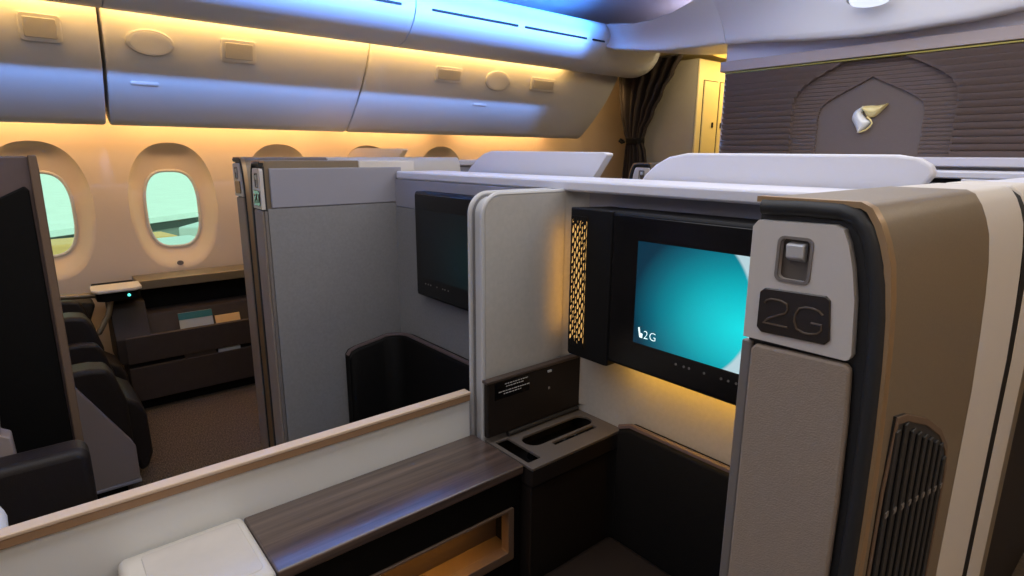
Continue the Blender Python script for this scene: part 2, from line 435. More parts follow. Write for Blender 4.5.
# cove valance over the bins
VP = [(-1.735, 2.215), (-1.706, 2.19), (-1.697, 2.14), (-1.705, 2.085), (-1.73, 2.03), (-1.775, 1.98), (-1.83, 1.945), (-1.895, 1.928), (-1.955, 1.928), (-2.0, 1.945), (-2.025, 1.985), (-2.03, 2.06), (-2.03, 2.17), (-1.95, 2.23)]
def vface(z):
    for (xa, za), (xb, zb) in zip(VP[1:6], VP[2:7]):
        if zb <= z <= za:
            t = (za - z) / (za - zb); return xa + (xb - xa) * t
    return VP[3][0]
for k, (y0, y1, slots) in enumerate(((-0.85, 0.352, ()), (0.356, 1.70, ((1.26, 1.62),)), (1.706, 3.19, ((1.80, 2.40), (2.45, 2.99), (3.04, 3.165))))):
    b = B(); b.loft([[(x, y, z) for x, z in VP] for y in (y0, y0 + .3, (y0 + y1) / 2, y1)])
    v = structure(obj('trim_%d' % (k + 1), b, M['valance'], angle=50, origin=(-1.9, y0, 1.93)), 'rounded ceiling cove strip above the bins', 'ceiling trim')
    for a, c in slots:
        s = B(); s.prism(rrect(a, c, 2.087, 2.099, 0.005, 3), 'x', vface(2.093) - 0.01, vface(2.093) + 0.0022)
        p = obj('air_slot', s, M['dark_slot'], v)
# rounded end piece of the cove, tapering towards the curtain
b = B()
rg = []
for y, s in ((3.194, 1), (3.45, 1), (3.70, 1), (3.77, 0.97), (3.81, 0.88), (3.83, 0.72), (3.837, 0.4)):
    rg.append([(-1.88 + (x + 1.88) * s, y, 2.08 + (z - 2.08) * s) for x, z in VP])
b.loft(rg); structure(obj('trim_4', b, M['valance'], angle=50, origin=(-1.9, 3.19, 1.93)))

# cross-cabin header: lofted between a lower and an upper edge
def header(name, low, up, seg=14, lab=None):
    def interp(P, x):
        for (xa, ya, za), (xb, yb, zb) in zip(P, P[1:]):
            if xa <= x <= xb:
                t = (x - xa) / (xb - xa); t = t
                return (x, ya + (yb - ya) * t, za + (zb - za) * t)
        return P[-1]
    b = B(); n = 40
    def fn(u, v):
        i = u
        l = Vector(interp(low, low[0][0] + (low[-1][0] - low[0][0]) * u)); h = Vector(interp(up, up[0][0] + (up[-1][0] - up[0][0]) * u))
        p = l.lerp(h, v); bul = math.sin(v * PI)
        p.y += 0.035 * bul
        return p
    V = [[fn(i / n, j / seg) for j in range(seg + 1)] for i in range(n + 1)]
    rings = []
    for r in V:
        lo, hi = r[0], r[-1]
        rings.append([Vector((lo.x, 3.75, lo.z + 0.03)), Vector((lo.x, lo.y + 0.06, lo.z - 0.004)), Vector((lo.x, lo.y + 0.012, lo.z - 0.008))] + r + [Vector((hi.x, hi.y + 0.03, hi.z + 0.012)), Vector((hi.x, 3.75, hi.z + 0.03))])
    b.loft(rings)
    return structure(obj(name, b, M['header'], angle=45, origin=(0, 3.2, 2.0)), lab, 'ceiling trim')
header('trim_5', [(-1.76, 3.20, 2.085), (-1.62, 3.17, 2.04), (-1.471, 3.15, 2.017), (-1.3, 3.15, 1.993), (-1.198, 3.15, 1.983), (-0.895, 3.15, 1.972), (-0.796, 3.15, 1.97)],
       [(-1.72, 3.19, 2.205), (-1.50, 3.06, 2.155), (-1.36, 3.02, 2.128), (-1.20, 3.0, 2.124), (-1.05, 2.98, 2.135), (-0.90, 2.95, 2.165), (-0.786, 2.93, 2.20)], lab='curved white header panel over the curtain')
header('trim_6', [(-0.79, 3.15, 1.97), (-0.6, 3.12, 1.953), (-0.35, 3.10, 1.925), (-0.1, 3.09, 1.906), (0.1, 3.09, 1.904), (0.35, 3.10, 1.912), (0.6, 3.12, 1.94), (0.79, 3.15, 1.965)],
       [(-0.79, 2.93, 2.20), (-0.5, 2.88, 2.24), (-0.2, 2.86, 2.27), (0.2, 2.86, 2.27), (0.5, 2.88, 2.24), (0.79, 2.93, 2.2)], lab='broad pale header bulging over the bulkhead')
b = B().box(0.795, 2.6, 3.1, 3.75, 1.98, 2.3); structure(obj('trim_7', b, M['valance'], bevel=0.03))

# ceiling spotlight on the header
t = thing('ceiling_spotlight', (0.0, 2.96, 1.985), 'glossy oval spotlight set in the pale header above the bulkhead', 'ceiling light')
b = B(); rg = []
for s, h in ((1, 0.02), (1.0, 0.0), (0.9, -0.012), (0.6, -0.02), (0.2, -0.023)):
    rg.append([(0.0 + 0.085 * s * math.cos(q), 2.975 + 0.055 * s * math.sin(q) , 2.022 + h - 0.25 * 0.055 * s * math.sin(q)) for q in [2 * PI * i / 32 for i in range(32)]])
b.loft(rg); obj('lens', b, M['cool_lamp'], t)
b = B().tube([(0.088 * math.cos(q), 2.975 + 0.058 * math.sin(q), 2.026 - 0.25 * 0.058 * math.sin(q)) for q in [2 * PI * i / 32 for i in range(32)]], 0.007, 8, True)
obj('rim', b, M['silver'], t)

# ------------------------------------------------------------------ bulkhead with its ridged relief
BX = 0.825
t = thing('bulkhead_panel', (0, 3.27, 0), 'dark ridged bulkhead panel with arch relief behind the white headrests', 'bulkhead')
obj('backing', B().box(-BX, BX, 3.225, 3.40, 0, 1.975), M['bulk_white'], t, bevel=0.006)
obj('taupe_band', B().box(-BX + 0.001, BX - 0.001, 3.170, 3.226, 1.812, 1.868), M['bulk_band'], t, bevel=0.003)
obj('gold_strip', B().box(-0.788, BX - 0.003, 3.166, 3.226, 1.800, 1.8065), M['gold_line'], t)
def arch(z, pts):
    for (xa, za), (xb, zb) in zip(pts, pts[1:]):
        if za <= z <= zb: return xa + (xb - xa) * (z - za) / (zb - za)
    return pts[-1][0] if z > pts[-1][1] else pts[0][0]
OL = [(-0.385, 1.3), (-0.39, 1.60), (-0.382, 1.645), (-0.352, 1.69), (-0.30, 1.727), (-0.22, 1.768), (-0.148, 1.803)]
OR = [(0.33, 1.3), (0.33, 1.60), (0.322, 1.645), (0.292, 1.69), (0.24, 1.727), (0.165, 1.768), (0.096, 1.803)]
IL = [(-0.264, 1.3), (-0.264, 1.555), (-0.255, 1.59), (-0.222, 1.62), (-0.15, 1.66), (-0.08, 1.695), (-0.03, 1.722)]
IR = [(0.204, 1.3), (0.204, 1.555), (0.195, 1.59), (0.162, 1.62), (0.09, 1.66), (0.02, 1.695), (-0.03, 1.722)]
Z0, Z1 = 1.345, 1.80
def slats(n, yf, left, right, depth):
    b = B(); h = (Z1 - Z0) / n
    for i in range(n):
        za, zb = Z0 + h * i, Z0 + h * (i + 1) - h * 0.10
        sub = 3
        for k in range(sub):
            ta = za + (zb - za) * k / sub; tb = za + (zb - za) * (k + 1) / sub
            for (fa, fb) in zip(left, right):
                xa0, xa1, xb0, xb1 = fa(ta), fb(ta), fa(tb), fb(tb)
                if xa1 - xa0 < 0.004 and xb1 - xb0 < 0.004: continue
                ya = yf - depth * (k / sub) ; yb = yf - depth * ((k + 1) / sub)
                v = [b.bm.verts.new(p) for p in ((xa0, ya, ta), (xa1, ya, ta), (xb1, yb, tb), (xb0, yb, tb), (xa0, 3.226, ta), (xa1, 3.226, ta), (xb1, 3.226, tb), (xb0, 3.226, tb))]
                for f in ((0, 1, 2, 3), (5, 4, 7, 6), (4, 0, 3, 7), (1, 5, 6, 2), (3, 2, 6, 7), (4, 5, 1, 0)): b.bm.faces.new([v[q] for q in f])
    return b
obj('ridged_cladding', slats(15, 3.190, [lambda z: -0.788, lambda z: arch(z, OR)], [lambda z: arch(z, OL), lambda z: 0.788], 0.020), M['bulkhead'], t, smooth=False)
mid = slats(24, 3.212, [lambda z: arch(z, OL), lambda z: (arch(z, IR) if z < 1.722 else -0.03)], [lambda z: (arch(z, IL) if z < 1.722 else -0.03), lambda z: arch(z, OR)], 0.008)
obj('arch_border', mid, M['bulkhead'], t, smooth=False)
ip = [(x, z) for x, z in IL[1:]] + [(x, z) for x, z in IR[-2:0:-1]]
b = B().prism([(IL[0][0], Z0)] + ip + [(IR[0][0], Z0)], 'y', 3.2225, 3.2265); obj('arch_niche', b, M['niche'], t)
obj('base_ledge', B().box(-BX, BX, 3.16, 3.226, 1.305, 1.347), M['bulk_white'], t, bevel=0.006)
# falcon-wing emblem: two flowing feathers standing proud of the panel
e = thing('wing_emblem', (-0.03, 3.21, 1.46), 'gold and silver wing emblem on the dark bulkhead panel', 'emblem')
def feather(top, bot, n=18):
    def cat(P, s):
        s = s * (len(P) - 1); i = min(int(s), len(P) - 2); f = s - i
        p0, p1, p2, p3 = P[max(i - 1, 0)], P[i], P[i + 1], P[min(i + 2, len(P) - 1)]
        return [0.5 * (2 * b_ + (c_ - a_) * f + (2 * a_ - 5 * b_ + 4 * c_ - d_) * f * f + (3 * b_ - a_ - 3 * c_ + d_) * f ** 3) for a_, b_, c_, d_ in zip(p0, p1, p2, p3)]
    b = B(); rings = []
    for i in range(n + 1):
        a = cat(top, i / n); c = cat(bot, i / n); ring = []
        for j in range(7):
            f = j / 6; ring.append((a[0] + (c[0] - a[0]) * f, 3.213 - 0.018 * math.sin(f * PI) - 0.004, a[1] + (c[1] - a[1]) * f))
        for j in range(6, -1, -1):
            f = j / 6; ring.append((a[0] + (c[0] - a[0]) * f, 3.222, a[1] + (c[1] - a[1]) * f))
        rings.append(ring)
    b.loft(rings); return b
obj('silver_feather', feather([(-0.052, 1.586), (-0.088, 1.566), (-0.099, 1.530), (-0.082, 1.497), (-0.064, 1.462)], [(-0.045, 1.580), (-0.058, 1.556), (-0.036, 1.527), (-0.014, 1.508), (-0.060, 1.463)]), M['emblem_silver'], e, angle=70)
obj('gold_feather', feather([(-0.060, 1.587), (-0.02, 1.588), (0.012, 1.586), (0.050, 1.594)], [(-0.050, 1.566), (-0.026, 1.534), (0.006, 1.540), (0.050, 1.590)]), M['emblem_gold'], e, angle=70)
obj('gold_edge', B().tube([(-0.03, 3.206, 1.536), (-0.012, 3.204, 1.52), (-0.004, 3.204, 1.505), (-0.012, 3.204, 1.488), (-0.03, 3.206, 1.474), (-0.058, 3.21, 1.464)], 0.004, 8), M['emblem_gold'], e)

# ------------------------------------------------------------------ curtain and galley beyond
t = thing('curtain', (-1.95, 3.92, 0), 'dark brown curtain gathered by a tieback at the end of the left aisle', 'curtain')
CV = [(0.0, -1.62, -1.36), (0.5, -1.61, -1.36), (1.0, -1.60, -1.36), (1.213, -1.565, -1.35), (1.36, -1.555, -1.385), (1.442, -1.548, -1.415), (1.50, -1.57, -1.395), (1.62, -1.605, -1.33), (1.75, -1.63, -1.255), (1.86, -1.645, -1.185), (1.97, -1.655, -1.125)]
def cw(z):
    for (za, a, c), (zb, d, f) in zip(CV, CV[1:]):
        if za <= z <= zb:
            s = (z - za) / (zb - za); s = s * s * (3 - 2 * s); return a + (d - a) * s, c + (f - c) * s
    return CV[-1][1:]
KC = 3.92 / 3.26
def kx(x): return 1.13 + (x - 1.13) * KC
def kz(z): return 1.35 + (z - 1.35) * KC
def cf(u, v):
    zz = 2.08 * v; z = max(0.0, 1.35 + (zz - 1.35) / KC); a, c = cw(z); a = kx(a); c = kx(c); x = a + (c - a) * u
    k = (c - a) / 0.6
    y = 3.92 + 0.03 * min(1, k + 0.35) * math.sin(u * 2 * PI * 6 + 0.5 * math.sin(z * 3)) + 0.01 * math.sin(u * 23 + z * 4)
    return (x, y, zz)
b = B(); b.grid(cf, 90, 60); obj('cloth', b, M['curtain'], t, solid=0.006, angle=80)
ca, cc = kx(-1.556), kx(-1.407); cz = kz(1.442)
b = B(); rg = [((ca + cc) / 2 + (cc - ca) / 2 * math.cos(q), 3.92 + 0.05 * math.sin(q)) for q in [2 * PI * i / 28 for i in range(28)]]
b.loft([[(x, y, z) for x, y in rg] for z in (cz - 0.02, cz - 0.014, cz + 0.014, cz + 0.02)]); obj('tieback', b, M['leather_black'], t)
b = B().tube([(ca - 0.005, 3.89, cz), (ca - 0.02, 3.87, cz + 0.012), (ca - 0.018, 3.855, cz), (ca, 3.86, cz - 0.014), (ca + 0.01, 3.885, cz - 0.008)], 0.010, 8); obj('tie_loop', b, M['leather_black'], t)
b = B().tube([(-2.3, 3.92, 2.082), (-1.0, 3.92, 2.082)], 0.007); obj('track', b, M['silver_dark'], t)

t = thing('galley_unit', (-1.8, 4.7, 0), 'tall galley unit with grey end and yellow-lit door behind the curtain', 'galley')
obj('carcass', B().box(-2.12, -1.53, 4.03, 5.6, 0, 2.06), M['galley_grey'], t, bevel=0.012)
obj('side_cladding', B().box(-1.53, -1.515, 4.02, 5.58, 0.02, 2.05), M['galley_cream'], t, bevel=0.004)
d = obj('door', B().box(-1.516, -1.506, 4.09, 4.275, 0.9, 1.90), M['galley_cream'], t, bevel=0.004)
obj('door_gap', B().prism(rrect(4.083, 4.282, 0.893, 1.907, 0.006), 'x', -1.5155, -1.5135), M['seam'], d)
b = B().box(-1.508, -1.496, 4.215, 4.232, 1.56, 1.60); obj('latch', b, M['black_matt'], d, bevel=0.004)
d = obj('door', B().box(-1.516, -1.506, 4.31, 4.75, 0.9, 1.90), M['galley_cream'], t, bevel=0.004)
obj('door_gap', B().prism(rrect(4.303, 4.757, 0.893, 1.907, 0.006), 'x', -1.5155, -1.5135), M['seam'], d)
b = B().box(-1.508, -1.496, 4.335, 4.352, 1.56, 1.60); obj('latch', b, M['black_matt'], d, bevel=0.004)
structure(obj('trim_8', B().box(-2.62, 2.62, 3.78, 6.98, 2.09, 2.13), M['galley_cream'], smooth=False))
t = thing('dome_light', (-1.42, 4.2, 2.07), 'yellow glowing dome light in the galley ceiling left of the bulkhead', 'ceiling light')
b = B(); b.loft([[(-1.36 + 0.13 * s * math.cos(q), 4.2 + 0.2 * s * math.sin(q), 2.088 - h) for q in [2 * PI * i / 28 for i in range(28)]] for s, h in ((1, 0), (0.97, 0.008), (0.75, 0.02), (0.3, 0.026))])
obj('diffuser', b, M['yellow_lamp'], t)
b = B().box(-1.37, -1.35, 4.33, 4.36, 2.052, 2.075); obj('sensor', b, M['seam'], t, bevel=0.004)

# ------------------------------------------------------------------ suite walls (aisle-side privacy walls)
def suite_wall(x_in, s, y0, y_br, y_end, lab, number=None, grille=False, raise_=1.0, thin=1.0):
    X = lambda u: x_in + s * u
    t = thing('suite_wall', (X(0.07), (y0 + y_end) / 2, 0), lab, 'suite wall', 'aisle side walls of the suites')
    t.scale = (thin, 1, raise_)
    OUT = [(0.102, 1.308), (0.112, 1.303), (0.121, 1.289), (0.128, 1.272), (0.134, 1.252), (0.139, 1.216), (0.142, 1.175), (0.1445, 1.12), (0.147, 1.037), (0.147, 0.01)]
    poly = lambda du, dz=0: [(X(0.012), 0.01), (X(0.012), 1.308 - dz)] + [(X(u - du), z - dz) for u, z in OUT]
    obj('outer_shell', B().prism(poly(0), 'y', y0 + 0.004, y_br), M['bronze'], t, bevel=0.002)
    if y_end > y_br + 0.01:
        obj('forward_shell', B().prism(poly(0.0015, 0.0005), 'y', y_br + 0.0015, y_end), M['shell_cream'], t, bevel=0.004)
    ye = min(y_end, y0 + 0.505)
    obj('fabric_panel', B().box(*sorted((X(0.0), X(0.0118))), y0 + 0.006, ye, 0.01, 1.1545), M['grey_fabric'], t)
    obj('upper_panel', B().box(*sorted((X(-0.001), X(0.0116))), y0 + 0.02, ye, 1.156, 1.284), M['lilac_plastic'], t, bevel=0.003)
    obj('edge_strip', B().box(*sorted((X(-0.003), X(0.0095))), y0 - 0.006, y0 + 0.004, 0.01, 1.147), M['silver_dark'], t, bevel=0.002)
    # end face
    tr = [(0.0, 1.308)] + OUT
    b = B(); rg = []
    for i, (u, z) in enumerate(tr):
        p = Vector((u, z)); a = Vector(tr[max(i - 1, 0)]); c = Vector(tr[min(i + 1, len(tr) - 1)])
        d = (c - a).normalized(); n = Vector((-d.y, d.x))
        rg.append([(X(p.x), y0 - 0.008, p.y), (X(p.x), y0 + 0.006, p.y), (X(p.x - n.x * 0.006), y0 + 0.006, p.y - n.y * 0.006), (X(p.x - n.x * 0.006), y0 - 0.008, p.y - n.y * 0.006)])
    b.loft(rg); obj('edge_trim', b, M['bronze_trim'], t, angle=50)
    g = [(0.006, 1.297), (0.05, 1.2985), (0.085, 1.298), (0.099, 1.294), (0.109, 1.282), (0.117, 1.262), (0.1245, 1.232), (0.129, 1.20), (0.1325, 1.15), (0.135, 1.08), (0.136, 1.0), (0.136, 0.02)]
    obj('rubber_gasket', B().tube([(X(u), y0 - 0.004, z) for u, z in g], 0.0085, 12), M['gasket'], t)
    obj('trim_liner', B().prism([(X(u), z) for u, z in [(0.003, 0.012), (0.003, 1.29), (0.098, 1.288), (0.112, 1.26), (0.12, 1.2), (0.127, 1.1), (0.13, 1.0), (0.13, 0.012)]], 'y', y0 - 0.001, y0 + 0.005), M['gasket'], t)
    pl = [(0.0015, 1.153), (0.0005, 1.276), (0.006, 1.283), (0.083, 1.2845), (0.091, 1.281), (0.097, 1.268), (0.1035, 1.245), (0.109, 1.214), (0.113, 1.16), (0.111, 1.155), (0.108, 1.1535)]
    rec = [(X(u), z) for u, z in rrect(0.032, 0.0635, 1.224, 1.267, 0.006)]
    plate = obj('end_plate', B().prism([(X(u), z) for u, z in pl], 'y', y0 - 0.012, y0 - 0.001, holes=[rec]), M['plate'], t, smooth=False)
    rim = [(X(u), z) for u, z in rrect(0.0295, 0.066, 1.2215, 1.2695, 0.007)]
    lf = obj('latch_recess', B().prism(rim, 'y', y0 - 0.0135, y0 - 0.0105, holes=[[(X(u), z) for u, z in rrect(0.0325, 0.063, 1.2245, 1.2665, 0.005)]]), M['silver_dark'], t, bevel=0.0008)
    obj('recess_floor', B().prism(rec, 'y', y0 - 0.004, y0 - 0.0012), M['tray'], lf)
    lb = B().prism([(y0 - 0.0035, 1.243), (y0 - 0.0135, 1.2475), (y0 - 0.015, 1.2615), (y0 - 0.0035, 1.264)], 'x', *sorted((X(0.039), X(0.0575)))); obj('latch_button', lb, M['silver'], t, bevel=0.0015)
    pq = obj('number_plaque', B().prism([(X(u), z) for u, z in [(0.0165, 1.168), (0.0165, 1.207), (0.0215, 1.212), (0.084, 1.2145), (0.0885, 1.2105), (0.0925, 1.170), (0.088, 1.165), (0.022, 1.163)]], 'y', y0 - 0.0145, y0 - 0.0105), M['plaque'], t, bevel=0.001)
    if number:
        dg = {'2': [(0, .80), (.06, .92), (.25, 1), (.62, 1), (.86, .92), (.92, .74), (.86, .56), (.62, .42), (.20, .20), (0, 0), (1, 0)],
              'G': [(1, .82), (.86, .95), (.62, 1), (.38, 1), (.12, .90), (0, .62), (0, .38), (.12, .10), (.38, 0), (.62, 0), (.88, .08), (1, .22), (1, .44), (.62, .44)],
              'D': [(0, 0), (0, 1), (.55, 1), (.85, .9), (1, .62), (1, .38), (.85, .1), (.55, 0), (0, 0)]}
        gl = B()
        for ch, u0 in zip(number, (0.0235, 0.0565) if s > 0 else (0.0565, 0.0235)):
            pts_ = [(X(u0) + (a * 0.027 if s > 0 else a * 0.027 - 0.027 if False else a * 0.027 * 1), z * 0.027 + 1.1745 - 0.05 * (u0 - 0.02)) for a, z in dg[ch]]
            if s < 0: pts_ = [(x - 0.027, z) for x, z in pts_]
            gl.tube([(x, y0 - 0.0150, z) for x, z in pts_], 0.0013, 6)
        obj('seat_number', gl, M['plaque_text'], pq)
    ep = [(0.0105, 0.012), (0.0105, 1.140), (0.015, 1.1465), (0.108, 1.1495), (0.1135, 1.145), (0.117, 1.09), (0.1195, 1.0), (0.1195, 0.012)]
    obj('end_panel', B().prism([(X(u), z) for u, z in ep], 'y', y0 - 0.011, y0 - 0.001), M['beige_leather'], t, bevel=0.003)
    if grille:
        ol = [(0.622, 0.45), (0.628, 1.02), (0.640, 1.096), (0.672, 1.090), (0.75, 1.062), (0.82, 1.027), (0.866, 0.99), (0.884, 0.95), (0.887, 0.80), (0.884, 0.45)]
        xs = X(0.147)
        gr = obj('vent_grille', B().prism(ol, 'x', *sorted((xs - s * 0.004, xs + s * 0.001))), M['gasket'], t)
        inner = [(a + (0.765 - a) * 0.06, z + (0.75 - z) * 0.03) for a, z in ol]
        fr = obj('grille_frame', B().prism(ol, 'x', *sorted((xs - s * 0.001, xs + s * 0.0022)), holes=[inner]), M['bronze_dark'], gr, bevel=0.001)
        b = B()
        for k in range(9):
            y = 0.640 + 0.0262 * k
            ztop = 1.08 if y < 0.67 else 1.075 - (y - 0.67) * 0.46 - max(0, y - 0.83) * 0.8
            b.box(*sorted((xs + s * 0.0005, xs + s * 0.004)), y, y + 0.013, 0.46, ztop)
        obj('louvre', b, M['gasket'], gr, bevel=0.0012)
        b = B()
        for row in range(3):
            for k in range(9):
                y = 0.640 + 0.0262 * k + 0.0065; z = 0.985 - 0.006 * k - 0.145 * row
                b.box(*sorted((xs + s * 0.0035, xs + s * 0.0052)), y - 0.004, y + 0.004, z - 0.003, z + 0.003)
        obj('louvre_clip', b, M['silver_dark'], gr)
    return t
suite_wall(0.815, 1, 0.611, 0.955, 1.165, 'bronze-sided suite wall with latch and dark 2G plaque in the foreground', '2G', True)
suite_wall(-0.850, -1, 0.608, 0.945, 1.175, 'grey fabric suite wall with pale top band across the divider', '2D', raise_=1.013, thin=0.8)
suite_wall(-1.52, 1, 0.70, 1.05, 1.75, 'suite wall on the far side of the left aisle, only its narrow end showing', raise_=1.019)
suite_wall(-0.80, -1, 2.55, 2.9, 3.15, 'small white-plated suite wall end below the curtain')

# ------------------------------------------------------------------ cross wall that carries both monitors, with shelf
t = thing('monitor_wall', (0, 1.15, 0), 'pale cross wall with white top shelf carrying both monitors', 'partition')
obj('fabric_panel', B().box(0.0, 0.80, 1.14, 1.18, 0.02, 1.166), M['cream_fabric'], t)
obj('upper_panel', B().box(0.0, 0.80, 1.138, 1.18, 1.168, 1.256), M['lilac_plastic'], t, bevel=0.002)
obj('fabric_panel', B().box(-0.866, -0.001, 1.085, 1.18, 0.02, 1.1545), M['grey_fabric'], t)
obj('upper_panel', B().box(-0.866, -0.001, 1.0847, 1.18, 1.156, 1.256), M['lilac_plastic'], t, bevel=0.001)
sh = rrect(-0.860, 0.805, 1.085, 1.28, 0.012, 3)
obj('shelf', B().prism(sh, 'z', 1.257, 1.286), M['white'], t, bevel=0.006)
# corner coves where the wall meets the divider
for nm, xa, sx in (('corner_cove', 0.0405, 1), ):
    b = B(); r = 0.05
    pts = [(xa, 1.1395)] + [(xa + r - r * math.cos(q), 1.1395 - r + r * math.sin(q)) for q in [PI / 2 * i / 8 for i in range(9)]][::-1]
    b.prism(pts, 'z', 0.66, 1.255); obj(nm, b, M['cream_fabric'], t)

# monitors
def monitor(s, lab, strength, number, yb):
    X = lambda u: s * u
    rng = lambda a, c: sorted((X(a), X(c)))
    t = thing('tv_monitor', (X(0.4), 1.06, 0.85), lab, 'monitor', 'wall monitors at the centre seats')
    hp = [(0.105, 1.045), (0.118, 1.036), (0.238, 1.036), (0.246, 1.04), (0.246, 1.06), (0.246, yb), (0.15, yb), (0.13, min(1.09, yb - 0.012))]
    obj('speaker_column', B().prism([(X(a), y) for a, y in hp], 'z', 0.845, 1.223), M['black_matt'], t, bevel=0.003)
    hz = [(1.05, 0.856), (1.04, 0.862), (1.04, 1.218), (1.046, 1.224), (yb, 1.224), (yb, 0.90), (yb - 0.03, 0.856)]
    obj('housing', B().prism(hz, 'x', *rng(0.247, 0.646)), M['black_matt'], t, bevel=0.002)
    obj('bezel', B().prism([(X(a), z) for a, z in rrect(0.252, 0.641, 0.866, 1.216, 0.006)], 'y', 1.0365, 1.0405), M['black_gloss'], t, bevel=0.001)
    ms = screen_material('display_' + number, strength, (0.437 if s > 0 else -0.45) - X(0.4), 1.05 - 0.85, 0.26)
    sc = obj('screen', B().box(*rng(0.325, 0.606), 1.0345, 1.0370, 0.930, 1.164), ms, t)
    if strength > 0.3:
        text('seat_number', number, 0.027, face_aft(X(0.325) + 0.046, 1.0340, 0.9535), M['icon'], sc, 0.0002)
        b = B(); x0 = X(0.325) + 0.013
        b.prism([(x0, 0.968), (x0 + 0.004, 0.969), (x0 + 0.0065, 0.956), (x0 + 0.013, 0.955), (x0 + 0.0125, 0.945), (x0 + 0.0045, 0.9455)], 'y', 1.0338, 1.0343); obj('seat_icon', b, M['icon'], sc)
    for a in (0.442, 0.462, 0.475, 0.511, 0.55, 0.566, 0.583):
        bb = B().prism(sup(X(a), 0.9085, 0.0026, 0.0026, 2, 12), 'y', 1.0352, 1.037); obj('control_button', bb, M['silver_dark'], t)
    # pierced gold grille over the lit reading lamp
    x0, x1, z0, z1 = 0.122, 0.168, 0.872, 1.202
    lp = obj('reading_lamp', B().box(*rng(x0, x1), 1.0335, 1.0365, z0, z1), M['warm_lamp'], t)
    b = B(); n = 26
    for k in range(7):                        # wavering uprights
        u = x0 + (x1 - x0) * k / 6
        b.tube([(X(u + 0.0014 * math.sin(i * 1.9 + k * 2.1)), 1.0325, z0 + (z1 - z0) * i / 40) for i in range(41)], 0.0017, 5)
    for k in range(6):
        for i in range(n):
            if (i + k) % 2: continue
            u = x0 + (x1 - x0) * (k + 0.5) / 6; z = z0 + (z1 - z0) * (i + 0.5) / n
            b.prism([(X(u - 0.004), z - 0.006), (X(u + 0.004), z + 0.000), (X(u + 0.004), z + 0.0075), (X(u - 0.004), z + 0.0015)], 'y', 1.0318, 1.0332)
    for j in range(9):                        # ragged ends of the pattern
        u = x0 + (x1 - x0) * j / 8
        hgt = 0.006 + 0.012 * ((j * 7) % 5) / 4
        b.box(*rng(u - 0.003, u + 0.003), 1.0315, 1.0332, z1 - hgt, z1 + 0.002); b.box(*rng(u - 0.003, u + 0.003), 1.0315, 1.0332, z0 - 0.002, z0 + hgt * 1.5)
    obj('grille', b, M['black_matt'], lp)
    return t
monitor(1, 'lit monitor showing a teal picture and 2G beside the bronze suite wall', 0.95, '2G', 1.137)
monitor(-1, 'dim dark monitor seen beyond the rounded divider panel', 0.011, '2D', 1.0843)

# ------------------------------------------------------------------ centre divider
t = thing('privacy_divider', (0.0, 0.3, 0), 'pale divider with beige rail and rounded fixed panel between the centre seats', 'divider')
obj('lower_panel', B().box(-0.022, -0.004, -0.9, 0.806, 0.02, 0.740), M['divider_white'], t, bevel=0.002)
obj('rail', B().box(-0.018, 0.010, -0.9, 0.800, 0.757, 0.765), M['rail'], t, bevel=0.002)
obj('rail_side', B().box(-0.016, 0.0085, -0.9, 0.799, 0.741, 0.7568), M['rail_brown'], t, bevel=0.0015)
def fp(y0, ztop, r, ye=1.082): return [(ye, 0.02), (ye, ztop)] + arc(y0 + r, ztop - r, r, 90, 180, 10) + [(y0, 0.02)]
obj('fixed_panel', B().prism(fp(0.826, 1.253, 0.045, 1.137), 'x', 0.026, 0.0385), M['cream_fabric'], t)
obj('far_panel', B().prism(fp(0.826, 1.253, 0.045), 'x', -0.022, -0.010), M['grey_fabric'], t)
obj('core', B().prism(fp(0.832, 1.249, 0.042), 'x', -0.010, 0.0258), M['silver'], t)
for xx in (-0.0165, 0.0325):
    pth = [(xx, 1.10, 1.257), (xx, 1.0, 1.257)] + [(xx, y, z) for y, z in arc(0.822 + 0.05, 1.257 - 0.05, 0.05, 90, 180, 10)] + [(xx, 0.822, 0.63)]
    obj('frame_strip', B().tube(pth, 0.0062, 8), M['silver'], t)

# ------------------------------------------------------------------ console beside the divider
t = thing('side_console', (0.1, 0.5, 0), 'long dark wood topped console with a warm lit alcove beside the divider', 'console')
obj('worktop', B().box(-0.003, 0.199, 0.2485, 0.815, 0.617, 0.64), M['wood'], t, bevel=0.004, seg=3)
obj('top_rail', B().box(0.034, 0.188, 0.25, 0.812, 0.535, 0.616), M['leather_black'], t, bevel=0.002)
al = rrect(0.28, 0.792, 0.395, 0.534, 0.004, 2)
hole = rrect(0.30, 0.775, 0.418, 0.528, 0.004, 2)
obj('alcove_frame', B().prism(al, 'x', 0.165, 0.192, holes=[hole]), M['bronze_dark'], t, bevel=0.0015)
obj('alcove_back', B().box(0.112, 0.120, 0.28, 0.793, 0.393, 0.5345), M['wood_front'], t)
obj('alcove_floor', B().box(0.1205, 0.1645, 0.28, 0.793, 0.3935, 0.417), M['bronze_dark'], t)
obj('plinth', B().box(0.036, 0.186, 0.25, 0.812, 0.005, 0.393), M['leather_black'], t, bevel=0.002)
obj('alcove_cheek', B().box(0.052, 0.186, 0.7935, 0.8115, 0.393, 0.535), M['leather_black'], t)
obj('alcove_cheek', B().box(0.052, 0.186, 0.25, 0.279, 0.393, 0.535), M['leather_black'], t)
obj('alcove_outlet', B().box(0.1195, 0.128, 0.40, 0.475, 0.455, 0.505), M['offwhite'], t, bevel=0.003)
t = thing('armrest_lid', (0.13, 0.1, 0.6), 'off-white armrest lid behind the dark wood console top', 'armrest')
obj('lid', B().box(-0.002, 0.212, 0.036, 0.246, 0.620, 0.650), M['lid_cream'], t, bevel=0.014, seg=4)
obj('lid_inset', B().prism(rrect(0.018, 0.190, 0.07, 0.232, 0.012), 'z', 0.646, 0.6512), M['lid_inset'], t, bevel=0.002)
